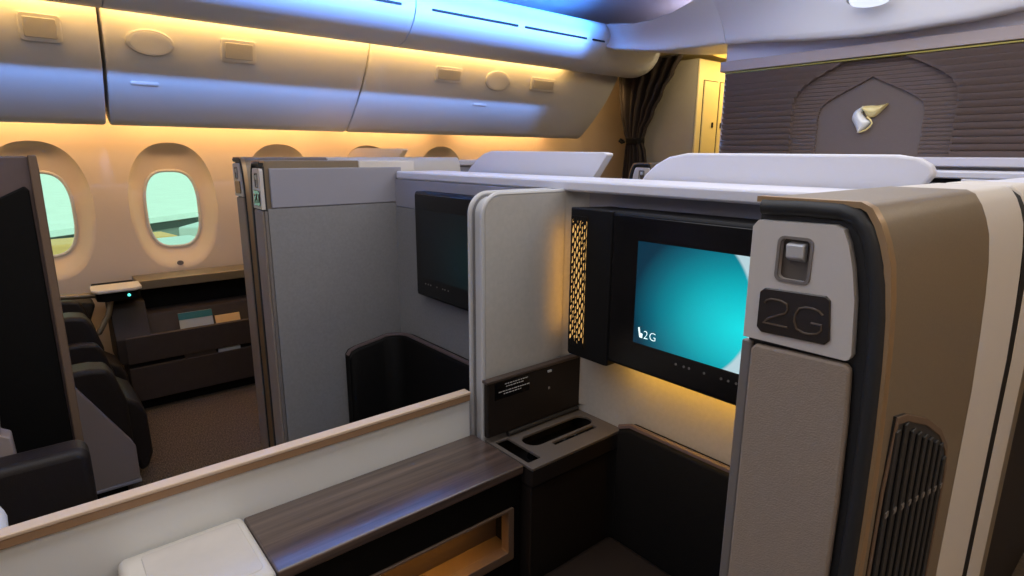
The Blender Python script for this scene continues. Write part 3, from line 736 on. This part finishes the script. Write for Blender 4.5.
obj('support', B().box(0.012, 0.200, 0.05, 0.244, 0.005, 0.619), M['leather_black'], t, bevel=0.003)

# stowage unit with its lid standing open
t = thing('stowage_unit', (0.14, 0.98, 0), 'dark stowage unit with open lid and oval bottle tray in the corner', 'cabinet')
obj('cabinet_body', B().box(0.044, 0.217, 0.822, 1.137, 0.005, 0.585), M['dark_panel'], t, bevel=0.003)
oval = [(x, y) for x, y in rrect(0.091, 0.150, 0.886, 1.118, 0.0288, 8)]
slot = rrect(0.070, 0.198, 0.829, 0.870, 0.003, 2)
slit = rrect(0.159, 0.175, 0.940, 1.095, 0.002, 2)
top = obj('tray_top', B().prism(rrect(0.042, 0.226, 0.818, 1.138, 0.004, 2), 'z', 0.633, 0.640, holes=[oval, slot, slit]), M['tray'], t, bevel=0.002)
obj('tray_well', B().box(0.043, 0.222, 0.82, 1.137, 0.5855, 0.592), M['black_matt'], t)
obj('tray_rim', B().prism(rrect(0.0425, 0.2255, 0.8185, 1.1375, 0.004, 2), 'z', 0.592, 0.6325, holes=[rrect(0.056, 0.212, 0.828, 1.125, 0.004, 2)]), M['dark_panel'], t)
b = B()
for y, r in ((0.915, 0.018), (0.945, 0.02), (0.98, 0.02), (1.02, 0.02), (1.06, 0.018)):
    b.loft([[(0.122 + r * math.cos(q) * s, y + 0.017 * math.sin(q) * s, z) for q in [2 * PI * i / 16 for i in range(16)]] for s, z in ((1, 0.592), (0.85, 0.604), (0.7, 0.600))])
obj('bottle_cradle', b, M['black_gloss'], t)
for z, ya, yb in ((0.566, 0.868, 0.925), (0.556, 0.872, 0.912)):
    bb = B(); y = ya
    while y < yb:
        bb.box(0.2168, 0.2176, y, y + 0.005, z - 0.003, z + 0.003); y += 0.0078
    obj('embossed_line', bb, M['dark_panel'], t)
lid = obj('lid', B().box(0.052, 0.069, 0.808, 1.136, 0.655, 0.802), M['dark_panel'], t, bevel=0.004)
obj('lid_edge', B().box(0.0505, 0.072, 0.804, 1.1365, 0.800, 0.808), M['wood_front'], lid, bevel=0.002)
obj('hinge', B().tube([(0.066, 0.875, 0.648), (0.066, 1.13, 0.648)], 0.007, 10), M['gasket'], lid)
st = obj('warning_label', B().box(0.0688, 0.0698, 0.830, 0.944, 0.752, 0.796), M['black_gloss'], lid)
for z, y0, y1 in ((0.789, 0.862, 0.938), (0.782, 0.866, 0.925), (0.771, 0.842, 0.944), (0.764, 0.858, 0.916)):
    bb = B(); y = y0
    while y < y1:
        wd = random.uniform(0.004, 0.010); bb.box(0.0698, 0.0702, y, min(y + wd, y1), z - 0.0010, z + 0.0010); y += wd + 0.0025
    obj('printed_line', bb, M['text_white'], st)
obj('catch', B().box(0.0685, 0.073, 1.008, 1.021, 0.784, 0.790), M['silver'], lid, bevel=0.001)
obj('catch', B().box(0.0685, 0.071, 1.012, 1.018, 0.735, 0.742), M['silver_dark'], lid, bevel=0.001)

# ------------------------------------------------------------------ padded footwells
def footwell(s, lab, x0, x1, side_from, yw):
    X = lambda u: s * u
    t = thing('footwell', (X((x0 + x1) / 2), 1.0, 0), lab, 'footwell', 'padded footwells under the monitors')
    r = 0.09
    # plan path: along the suite wall, round the corner, along the cross wall
    wall = x1 - 0.016
    pts = [(wall, side_from), (wall, side_from + 0.012), (wall, side_from + 0.04), (wall, yw - r)] + [(wall - r + r * math.cos(q), yw - r + r * math.sin(q)) for q in [PI / 2 * i / 8 for i in range(1, 9)]] + [(x0 + 0.03, yw), (x0, yw - 0.009)]
    rings = []
    n = len(pts)
    HT = [0.618, 0.634, 0.643, 0.658] + [0.664 + 0.001 * k for k in range(8)] + [0.672, 0.662]
    for i, p in enumerate(pts):
        a = Vector(pts[max(i - 1, 0)]); c = Vector(pts[min(i + 1, n - 1)]); d = (c - a).normalized(); nn = Vector((-d.y, d.x))
        zt = HT[i]
        P = lambda k, z: (X(p[0] + nn.x * k), p[1] + nn.y * k, z)
        rings.append([P(-0.012, 0.005), P(0.026, 0.005), P(0.026, zt - 0.012), P(0.018, zt - 0.002), P(0.0, zt), P(-0.012, zt)])
    b = B(); b.loft(rings); obj('padded_liner', b, M['leather_black'], t, angle=50)
    ed = [(X(p[0] - (0.010 if i < 4 else (0.010 * (12 - i) / 8 if i < 12 else 0))), p[1] - (0 if i < 4 else (0.010 * (i - 4) / 8 if i < 12 else 0.010)), HT[i]) for i, p in enumerate(pts)]
    obj('top_piping', B().tube(ed, 0.008, 8), M['brown_laminate'], t)
    obj('cushion', B().box(*sorted((X(x0 - (0.012 if s > 0 else 0)), X(wall - 0.03))), 0.72, (yw - 0.026), 0.17, 0.35), M['leather_dark'], t, bevel=0.02, seg=4)
    obj('base', B().box(*sorted((X(x0 + 0.02), X(wall - 0.03))), 0.78, yw - 0.055, 0.005, 0.171), M['leather_black'], t)
    return t
footwell(1, 'dark padded footwell below the lit monitor, right of the stowage unit', 0.242, 0.812, 0.86, 1.124)
footwell(-1, 'black padded footwell with chamfered corner below the dim monitor', 0.03, 0.862, 0.845, 1.07)

# ------------------------------------------------------------------ seats of this row
t = thing('airline_seat', (-0.4, -0.4, 0), 'dark leather seat just past the divider, only its armrest in view', 'seat', 'dark leather seats')
obj('armrest', B().prism(rrect(-1.0, 0.038, 0.48, 0.657, 0.03, 5), 'x', -0.590, -0.50), M['leather_dark'], t, bevel=0.02, seg=4)
obj('armrest_base', B().box(-0.592, -0.505, -1.0, 0.03, 0.03, 0.52), M['leather_black'], t, bevel=0.01)
obj('seat_cushion', B().box(-0.495, -0.05, -0.75, 0.10, 0.22, 0.42), M['leather_dark'], t, bevel=0.05, seg=5)
obj('seat_base', B().box(-0.49, -0.06, -0.75, 0.02, 0.005, 0.23), M['leather_black'], t, bevel=0.01)
obj('backrest', B().prism([(-0.66, 0.36), (-0.80, 1.12), (-0.88, 1.14), (-0.92, 1.10), (-0.82, 0.36)], 'x', -0.49, -0.06), M['leather_dark'], t, bevel=0.04, seg=4)
b = B().prism([(-0.35, 0.985), (-0.13, 0.855), (-0.109, 0.82), (-0.12, 0.70), (-0.102, 0.688), (-0.10, 0.61), (-0.45, 0.60)], 'x', -0.655, -0.60)
obj('side_fin', b, M['fairing'], t, bevel=0.004)
b = B().prism([(-0.15, 0.82), (-0.117, 0.815), (-0.125, 0.715), (-0.145, 0.70)], 'x', -0.601, -0.594); obj('fin_inlay', b, M['bronze_dark'], t)
b = B(); rg = []
for i in range(13):
    v = -PI / 2 + PI * i / 12; rg.append([(-0.235 + 0.14 * math.cos(v) ** 0.6 * math.copysign(abs(math.cos(q)) ** 0.6, math.cos(q)), -0.24 + 0.13 * math.cos(v) ** 0.6 * math.copysign(abs(math.sin(q)) ** 0.6, math.sin(q)), 0.645 + 0.05 * math.sin(v)) for q in [2 * PI * k / 24 for k in range(24)]])
pl = B(); pl.loft(rg)
o = obj('pillow', pl, M['pillow']); tag(o, 'white pillow peeking over the beige rail at bottom left', 'pillow')

t = thing('seat_surround', (-0.9, -0.35, 0), 'tall dark seat surround with bronze front edge in front of the first window', 'seat surround')
obj('panel', B().box(-0.93, -0.885, -0.75, 0.024, 0.005, 1.338), M['brown_laminate'], t, bevel=0.004)
obj('headrest_pad', B().prism([(-0.74, 0.03), (-0.74, 1.10), (-0.07, 1.222), (0.006, 1.262), (0.014, 1.25), (0.012, 0.03)], 'x', -0.8855, -0.872), M['leather_black'], t, bevel=0.004)
obj('edge_trim', B().prism([(0.014, 0.005), (0.022, 1.341), (0.041, 1.341), (0.042, 1.30), (0.034, 0.005)], 'x', -0.905, -0.868), M['bronze_dark'], t, bevel=0.003)

# aisle seat and window seat of the left pair
def left_seat(x0, x1, ya, z_arm, lab, fairing, tagred):
    t = thing('airline_seat', ((x0 + x1) / 2, -0.1, 0), lab, 'seat', 'dark leather seats')
    w = 0.13
    pr = [(-0.75, z_arm - 0.16), (-0.75, z_arm), (ya - 0.06, z_arm), (ya - 0.01, z_arm - 0.01), (ya + 0.012, z_arm - 0.05), (ya + 0.04, z_arm - 0.16), (ya + 0.04, 0.2), (-0.75, 0.2)]
    obj('armrest', B().prism(pr, 'x', x1 - w, x1), M['leather_dark'], t, bevel=0.018, seg=4)
    obj('armrest', B().prism(pr, 'x', x0, x0 + 0.06), M['leather_dark'], t, bevel=0.015, seg=4)
    c = [(-0.7, 0.22), (-0.7, 0.42), (0.10, 0.40), (0.2, 0.385), (0.245, 0.35), (0.27, 0.29), (0.272, 0.12), (0.25, 0.06), (0.22, 0.05), (0.18, 0.22)]
    obj('seat_cushion', B().prism(c, 'x', x0 + 0.062, x1 - w * 0.45 if fairing else x1 - w - 0.002), M['leather_dark'], t, bevel=0.02, seg=4)
    obj('seat_base', B().box(x0 + 0.02, x1 - 0.02, -0.7, 0.14, 0.005, 0.219), M['leather_black'], t, bevel=0.01)
    obj('backrest', B().prism([(-0.60, 0.40), (-0.74, 1.10), (-0.84, 1.12), (-0.78, 0.40)], 'x', x0 + 0.062, x1 - w - 0.002), M['leather_dark'], t, bevel=0.03, seg=4)
    if fairing:
        f = [(-0.6, 0.062), (-0.6, 0.62), (0.0, 0.575), (0.055, 0.484), (0.195, 0.235), (0.207, 0.205), (0.207, 0.072), (0.20, 0.068), (0.08, 0.062)]
        obj('side_fairing', B().prism(f, 'x', x1 + 0.002, x1 + 0.03), M['fairing'], t, bevel=0.004)
        obj('fairing_skirt', B().box(x1 + 0.001, x1 + 0.036, -0.6, 0.21, 0.054, 0.066), M['lilac_plastic'], t, bevel=0.002)
        obj('side_foot', B().box(x1 - 0.04, x1 + 0.02, -0.5, 0.16, 0.004, 0.058), M['leather_black'], t)
    if tagred:
        obj('pull_tag', B().box(x1 - 0.056, x1 - 0.050, 0.19, 0.20, 0.23, 0.30), M['red'], t)
left_seat(-1.93, -1.485, 0.165, 0.545, 'dark leather aisle seat with slanted grey side fairing', True, True)
left_seat(-2.37, -1.95, 0.145, 0.652, 'dark leather window seat behind the aisle seat armrest', False, False)

# ------------------------------------------------------------------ window console across the left aisle
t = thing('window_console', (-2.45, 0.6, 0), 'brown window console with slotted drawers under the cream sidewall', 'console')
YA, YB = 0.12, 1.36
obj('lower_front', B().box(-2.60, -2.33, 0.30, YB, 0.062, 0.247), M['console_brown'], t, bevel=0.003)
obj('plinth', B().box(-2.62, -2.37, 0.30, YB, 0.004, 0.062), M['leather_black'], t)
obj('upper_front', B().prism([(-2.345, 0.270), (-2.33, 0.272), (-2.326, 0.412), (-2.338, 0.418), (-2.352, 0.41)], 'y', 0.30, YB), M['console_brown'], t, bevel=0.002)
obj('slot_liner', B().box(-2.60, -2.352, 0.30, YB, 0.247, 0.275), M['black_matt'], t)
obj('slot_filler', B().box(-2.352, -2.333, 0.56, 0.715, 0.248, 0.2715), M['console_brown'], t)
obj('slot_filler', B().box(-2.352, -2.335, 0.73, 0.845, 0.248, 0.266), M['paper'], t)
obj('pocket_back', B().prism([(-2.375, 0.276), (-2.415, 0.276), (-2.485, 0.49), (-2.62, 0.49), (-2.62, 0.505), (-2.475, 0.505), (-2.455, 0.495)], 'y', 0.42, YB), M['console_brown'], t, bevel=0.002)
obj('pocket_cheek', B().prism([(-2.335, 0.275), (-2.33, 0.41), (-2.44, 0.58), (-2.62, 0.60), (-2.62, 0.275)], 'y', 0.26, 0.42), M['cheek'], t, bevel=0.006)
obj('recess_back', B().box(-2.62, -2.56, 0.40, YB, 0.506, 0.631), M['leather_black'], t)
obj('top_ledge', B().box(-2.645, -2.46, 0.40, YB, 0.632, 0.682), M['olive_metal'], t, bevel=0.004)
cp = [(-2.47, 0.195), (-2.34, 0.19), (-2.30, 0.215), (-2.30, 0.37), (-2.33, 0.405), (-2.47, 0.408)]
obj('cap', B().prism(cp, 'z', 0.666, 0.684), M['shell_cream'], t, bevel=0.006, seg=3)
obj('cap_body', B().prism([(-2.62, 0.21), (-2.36, 0.21), (-2.33, 0.24), (-2.33, 0.38), (-2.36, 0.398), (-2.62, 0.398)], 'z', 0.618, 0.6658), M['leather_black'], t, bevel=0.004)
b = B().prism(sup(0.345, 0.642, 0.007, 0.007, 2, 14), 'x', -2.332, -2.325); obj('indicator', b, M['led'], t)
lp = [(-2.42, 0.03, 0.655), (-2.42, 0.24, 0.64), (-2.40, 0.275, 0.625), (-2.39, 0.25, 0.54), (-2.385, 0.20, 0.455), (-2.385, 0.16, 0.44)]
obj('bolster', B().prism([(-0.35, 0.30), (-0.35, 0.62), (0.10, 0.62), (0.21, 0.60), (0.15, 0.44), (0.12, 0.30)], 'x', -2.58, -2.42), M['cheek'], t, bevel=0.02, seg=3)
obj('trim_loop', B().tube(lp, 0.014, 10), M['olive_metal'], t)
obj('rear_run', B().box(-2.62, -2.42, -1.2, 0.19, 0.02, 0.30), M['console_brown'], t, bevel=0.004)

# papers standing in the pocket
def leaning(name, y0, y1, zb, zt, m, lab, cat, band=None):
    t = thing(name, (-2.39, (y0 + y1) / 2, zb), lab, cat, 'papers in the window console pocket')
    p = lambda z, k: -2.366 - (z - 0.33) * 0.33 + k
    b = B().prism([(p(zb, 0.004), zb), (p(zt, 0.004), zt), (p(zt, 0.010), zt), (p(zb, 0.010), zb)], 'y', y0, y1)
    obj('cover', b, m, t)
    if band:
        b = B().prism([(p(band, 0.0098), band), (p(zt, 0.0098), zt + 0.0005), (p(zt, 0.0115), zt + 0.0005), (p(band, 0.0115), band)], 'y', y0 - 0.001, y1 + 0.001); obj('teal_band', b, M['teal'], t)
    return t
leaning('magazine', 0.562, 0.730, 0.33, 0.487, M['paper'], 'grey magazine with a teal top band in the window console', 'magazine', 0.452)
leaning('safety_card', 0.742, 0.872, 0.33, 0.447, M['card'], 'buff card standing right of the teal-banded magazine', 'card')

# ------------------------------------------------------------------ row ahead: headrest shells and ledges
def head_shell(pts, y, lab, x0, x1, m, base_z, cy):
    t = thing('headrest_shell', ((x0 + x1) / 2, y + 0.05, 0), lab, 'seat shell', 'white headrest shells of the row ahead')
    rings = []
    n = len(pts)
    def Yb(x): return y + 0.22 * ((x - (x0 + x1) / 2) / ((x1 - x0) / 2)) ** 2 * cy
    b = B().prism(pts, 'y', 0, 0.03)
    # subdivide along X so that the plate can bow
    for v in b.bm.verts: pass
    for k in range(1, 14):
        xx = x0 + (x1 - x0) * k / 14
        bmesh.ops.bisect_plane(b.bm, geom=b.bm.verts[:] + b.bm.edges[:] + b.bm.faces[:], plane_co=(xx, 0, 0), plane_no=(1, 0, 0))
    for v in b.bm.verts: v.co.y = v.co.y + Yb(v.co.x) + max(0, 1.30 - v.co.z) * 0.0
    obj('shell', b, m, t, bevel=0.006, seg=3)
    obj('seat_back', B().box(x0 + 0.08, x1 - 0.08, y + 0.26, y + 0.36, 0.10, 1.24), M['leather_dark'], t, bevel=0.03, seg=3)
    obj('shell_base', B().box(x0 + 0.05, x1 - 0.05, y + 0.19, y + 0.26, 0.005, 1.22), m, t, bevel=0.005)
    return t
head_shell([(0.095, 1.20), (0.108, 1.272), (0.13, 1.298), (0.165, 1.326), (0.205, 1.345), (0.262, 1.355), (0.72, 1.353), (0.757, 1.347), (0.779, 1.334), (0.786, 1.318), (0.775, 1.30), (0.762, 1.285), (0.76, 1.20)], 1.285, 'broad white headrest shell in front of the dark bulkhead panel', 0.095, 0.786, M['white'], 0, 0.07)
head_shell([(-0.725, 1.20), (-0.715, 1.285), (-0.69, 1.305), (-0.64, 1.335), (-0.60, 1.352), (-0.555, 1.361), (-0.04, 1.357), (-0.024, 1.353), (-0.024, 1.348), (-0.07, 1.283), (-0.075, 1.20)], 1.30, 'white headrest shell with slanted end, left of the curtain', -0.725, -0.024, M['white'], 0, 0.07)
head_shell([(-2.36, 1.20), (-2.345, 1.31), (-2.30, 1.335), (-2.22, 1.362), (-2.11, 1.38), (-1.68, 1.375), (-1.645, 1.372), (-1.645, 1.366), (-1.68, 1.33), (-1.69, 1.20)], 1.52, 'cream headrest shell by the sidewall with a notched end', -2.36, -1.645, M['shell_warm_lit'], 0, 0.2)

t = thing('monitor_wall', (-2.1, 1.36, 0), 'narrow white shelf top just in front of the cream headrest shell', 'partition')
obj('panel', B().box(-2.60, -1.585, 1.37, 1.41, 0.005, 1.27), M['cream_fabric'], t)
obj('shelf', B().box(-2.60, -1.58, 1.37, 1.50, 1.27, 1.295), M['white'], t, bevel=0.005)
t = thing('stowage_unit', (-1.9, 2.0, 0), 'small white stowage top between the two white headrest shells by the wall', 'cabinet')
obj('cabinet_body', B().box(-1.95, -1.62, 1.90, 2.25, 0.005, 1.285), M['lilac_plastic'], t, bevel=0.004)
obj('top', B().prism(rrect(-1.97, -1.60, 1.88, 2.27, 0.03), 'z', 1.286, 1.315), M['white'], t, bevel=0.006)

t = thing('monitor_wall', (0, 3.0, 0), 'pale ledge with dark slot at the foot of the bulkhead panel', 'partition')
obj('panel', B().box(-0.79, 0.79, 3.06, 3.15, 0.005, 1.243), M['lilac_plastic'], t)
obj('shelf', B().box(-0.79, 0.79, 2.92, 3.15, 1.262, 1.292), M['white'], t, bevel=0.006)
obj('slot', B().box(-0.78, 0.45, 2.95, 3.10, 1.243, 1.262), M['black_matt'], t)
obj('ledge_block', B().box(0.452, 0.79, 2.92, 3.15, 1.235, 1.2615), M['white'], t, bevel=0.004)

# cream outer shell of the seat ahead on the right, beyond the dark seam
t = thing('seat_shell', (0.88, 1.26, 0), 'cream outer seat shell beyond the dark seam at the right edge', 'seat shell')
o_ = [(0.917, 1.306), (0.93, 1.296), (0.943, 1.27), (0.952, 1.23), (0.957, 1.17), (0.960, 1.03), (0.960, 0.01)]
obj('outer_panel', B().prism([(0.825, 0.01), (0.825, 1.307)] + o_, 'y', 1.211, 1.345), M['shell_cream'], t, bevel=0.006, seg=3)
obj('inner_edge', B().prism([(0.835, 0.01), (0.835, 1.295)] + [(x - 0.003, z - 0.004) for x, z in o_], 'y', 1.346, 1.42), M['olive_metal'], t, bevel=0.006)
obj('seam_gasket', B().prism([(0.83, 0.01), (0.83, 1.295)] + [(x - 0.0005, z - 0.006) for x, z in o_], 'y', 1.167, 1.210), M['black_matt'], t)
obj('dark_side', B().box(0.84, 0.915, 1.425, 2.5, 0.01, 1.05), M['leather_dark'], t, bevel=0.01)
obj('top_ledge', B().box(0.80, 0.93, 1.425, 2.5, 1.06, 1.30), M['white'], t, bevel=0.012)

# ------------------------------------------------------------------ what shows through the windows
structure(obj('exterior_ground', B().box(-700, -4, -300, 500, -5.1, -5.0), M['apron'], smooth=False))
def yawed(o, ang, loc):
    o.rotation_euler = (0, 0, ang); o.location = loc
t = thing('terminal_building', (-44, 6.5, -5.0), 'low grey building with a dark window band outside the window', 'building')
for nm, bb, m in (('building_wall', B().box(-4, 0, -22, 60, -5, -3.2), M['building']), ('building_roof', B().box(-4.4, 0.3, -22.5, 60.5, -3.2, -2.85), M['apron']), ('window_band', B().box(-0.05, 0.1, -20, 8.5, -3.75, -3.3), M['build_dark'])):
    for v in bb.bm.verts: v.co += Vector((-44, 6.5, 0))
    obj(nm, bb, m, t, smooth=False)
t.rotation_euler = (0, 0, math.radians(38))
def vehicle(loc, ang, L_, Wd, H, m, lab):
    t = thing('service_vehicle', loc, lab, 'vehicle', 'vehicles on the apron')
    o = Vector(loc)
    def add(nm, x0, x1, y0, y1, z0, z1, mm, bv=0.08):
        bb = B().box(x0 + o.x, x1 + o.x, y0 + o.y, y1 + o.y, z0 + o.z, z1 + o.z); obj(nm, bb, mm, t, bevel=bv)
    add('body', -Wd / 2, Wd / 2, -L_ / 2, L_ * 0.3, 0.35, H, m)
    add('cab', -Wd / 2 + .05, Wd / 2 - .05, L_ * 0.3, L_ / 2, 0.35, H * 0.72, m)
    add('windscreen', -Wd / 2 + .03, Wd / 2 - .03, L_ * 0.31, L_ * 0.46, H * 0.5, H * 0.68, M['build_dark'], 0.02)
    add('side_window', Wd / 2 - .05, Wd / 2 + .03, -L_ * 0.42, -L_ * 0.1, H * 0.72, H * 0.86, M['build_dark'], 0.02)
    add('side_window', Wd / 2 - .05, Wd / 2 + .03, L_ * 0.0, L_ * 0.2, H * 0.72, H * 0.86, M['build_dark'], 0.02)
    for sx in (-1, 1):
        for sy in (-0.32, 0.36):
            w = B(); w.prism(sup(sy * L_ + o.y, 0.36 + o.z, 0.36, 0.36, 2, 20), 'x', sx * Wd / 2 - 0.12 + o.x, sx * Wd / 2 + 0.12 + o.x); obj('wheel', w, M['build_dark'], t)
    t.rotation_euler = (0, 0, ang)
vehicle((-22.0, 3.9, -5.0), 0.2, 3.2, 2.2, 3.35, M['van_white'], 'white truck outside the full oval window')
vehicle((-27.5, 4.1, -5.0), 0.15, 1.9, 1.9, 2.95, M['van_yellow'], 'yellow truck outside the full oval window behind the white truck')
vehicle((-31.5, 7.6, -5.0), 1.0, 4.6, 2.2, 2.9, M['van_white'], 'white truck at the right of the full oval window')
vehicle((-24.0, 0.5, -5.0), 0.1, 3.0, 1.9, 3.35, M['van_yellow'], 'yellow loader outside the half hidden first window')

# ------------------------------------------------------------------ light
wd = bpy.data.worlds.new('World'); SC.world = wd; wd.use_nodes = True
bg = wd.node_tree.nodes['Background']; bg.inputs[0].default_value = (0.94, 1.0, 0.97, 1); bg.inputs[1].default_value = 1.32
WARM = (255, 186, 92)
# strips under the cove, washing the top of the bins, and under the bins, washing the sidewall (both sides of the cabin)
for sd in (-1, 1):
    for y0, y1 in ((-0.85, 0.35), (0.37, 1.69), (1.71, 3.15)):
        area('cove_strip', (sd * 2.034, (y0 + y1) / 2, 1.985), (sd * 0.8, 0, -1), y1 - y0, 0.02, (255, 204, 122), (2.7 if sd < 0 else 0.9) * (y1 - y0))
    for y0, y1 in ((-0.8, 0.33), (0.38, 1.53), (1.60, 2.35), (2.55, 3.5)):
        area('bin_strip', (sd * 2.53, (y0 + y1) / 2, 1.54), (sd * 0.6, 0, -1), y1 - y0, 0.02, (255, 203, 136), (2.6 if sd < 0 else 0.6) * (y1 - y0))
# blue mood strip in the ceiling
area('blue_beam', (-1.2, 1.0, 2.405), (-0.95, 0, -0.318), 4.0, 0.025, (64, 146, 255), 46, 43)
area('blue_beam', (-1.2, 1.0, 2.40), (-math.cos(math.radians(33.5)), 0, -math.sin(math.radians(33.5))), 4.0, 0.025, (110, 160, 255), 7.5, 14)  # added narrow beam that brightens the blue band on the lower bin faces
area('ceiling_wash', (0.5, 0.5, 2.40), (0.1, 0, -1), 5.0, 1.8, (246, 245, 250), 62)
area('header_fill', (0.3, 2.1, 2.42), (0, 0.45, -1), 1.0, 1.8, (240, 242, 255), 9)  # added fill, lifts the header and bulkhead; no fitting here
area('right_fill', (1.75, 0.9, 2.22), (-0.55, -0.1, -1), 4.0, 0.25, (255, 242, 224), 15)  # added fill for the aisle-facing shells on the right, not a fitting
area('ceiling_fill', (0, 3.72, 2.20), (0, 0.25, 1), 0.06, 3.0, (214, 206, 240), 9)  # added uplight that lifts the dark ceiling beyond the header
area('galley_wash', (-1.2, 4.6, 2.0), (-0.4, -0.1, -1), 0.6, 0.3, (255, 212, 120), 9)
area('galley_wash', (-2.15, 3.68, 1.90), (-0.7, 0.1, -1), 0.2, 0.1, (255, 210, 140), 9)
area('galley_wash', (-1.25, 3.80, 2.06), (-0.35, 0.35, -1), 0.1, 0.4, (255, 226, 170), 4)  # added fill for the grey end of the galley unit
area('monitor_strip', (0.42, 1.09, 0.846), (0, 0.35, -1), 0.02, 0.40, (255, 190, 66), 0.36)
area('side_lamp', (0.098, 1.075, 1.03), (-1, 0, 0), 0.02, 0.28, (255, 182, 66), 0.055, 120)
area('alcove_strip', (0.158, 0.50, 0.528), (-0.7, 0, -1), 0.42, 0.012, (255, 184, 74), 0.42)
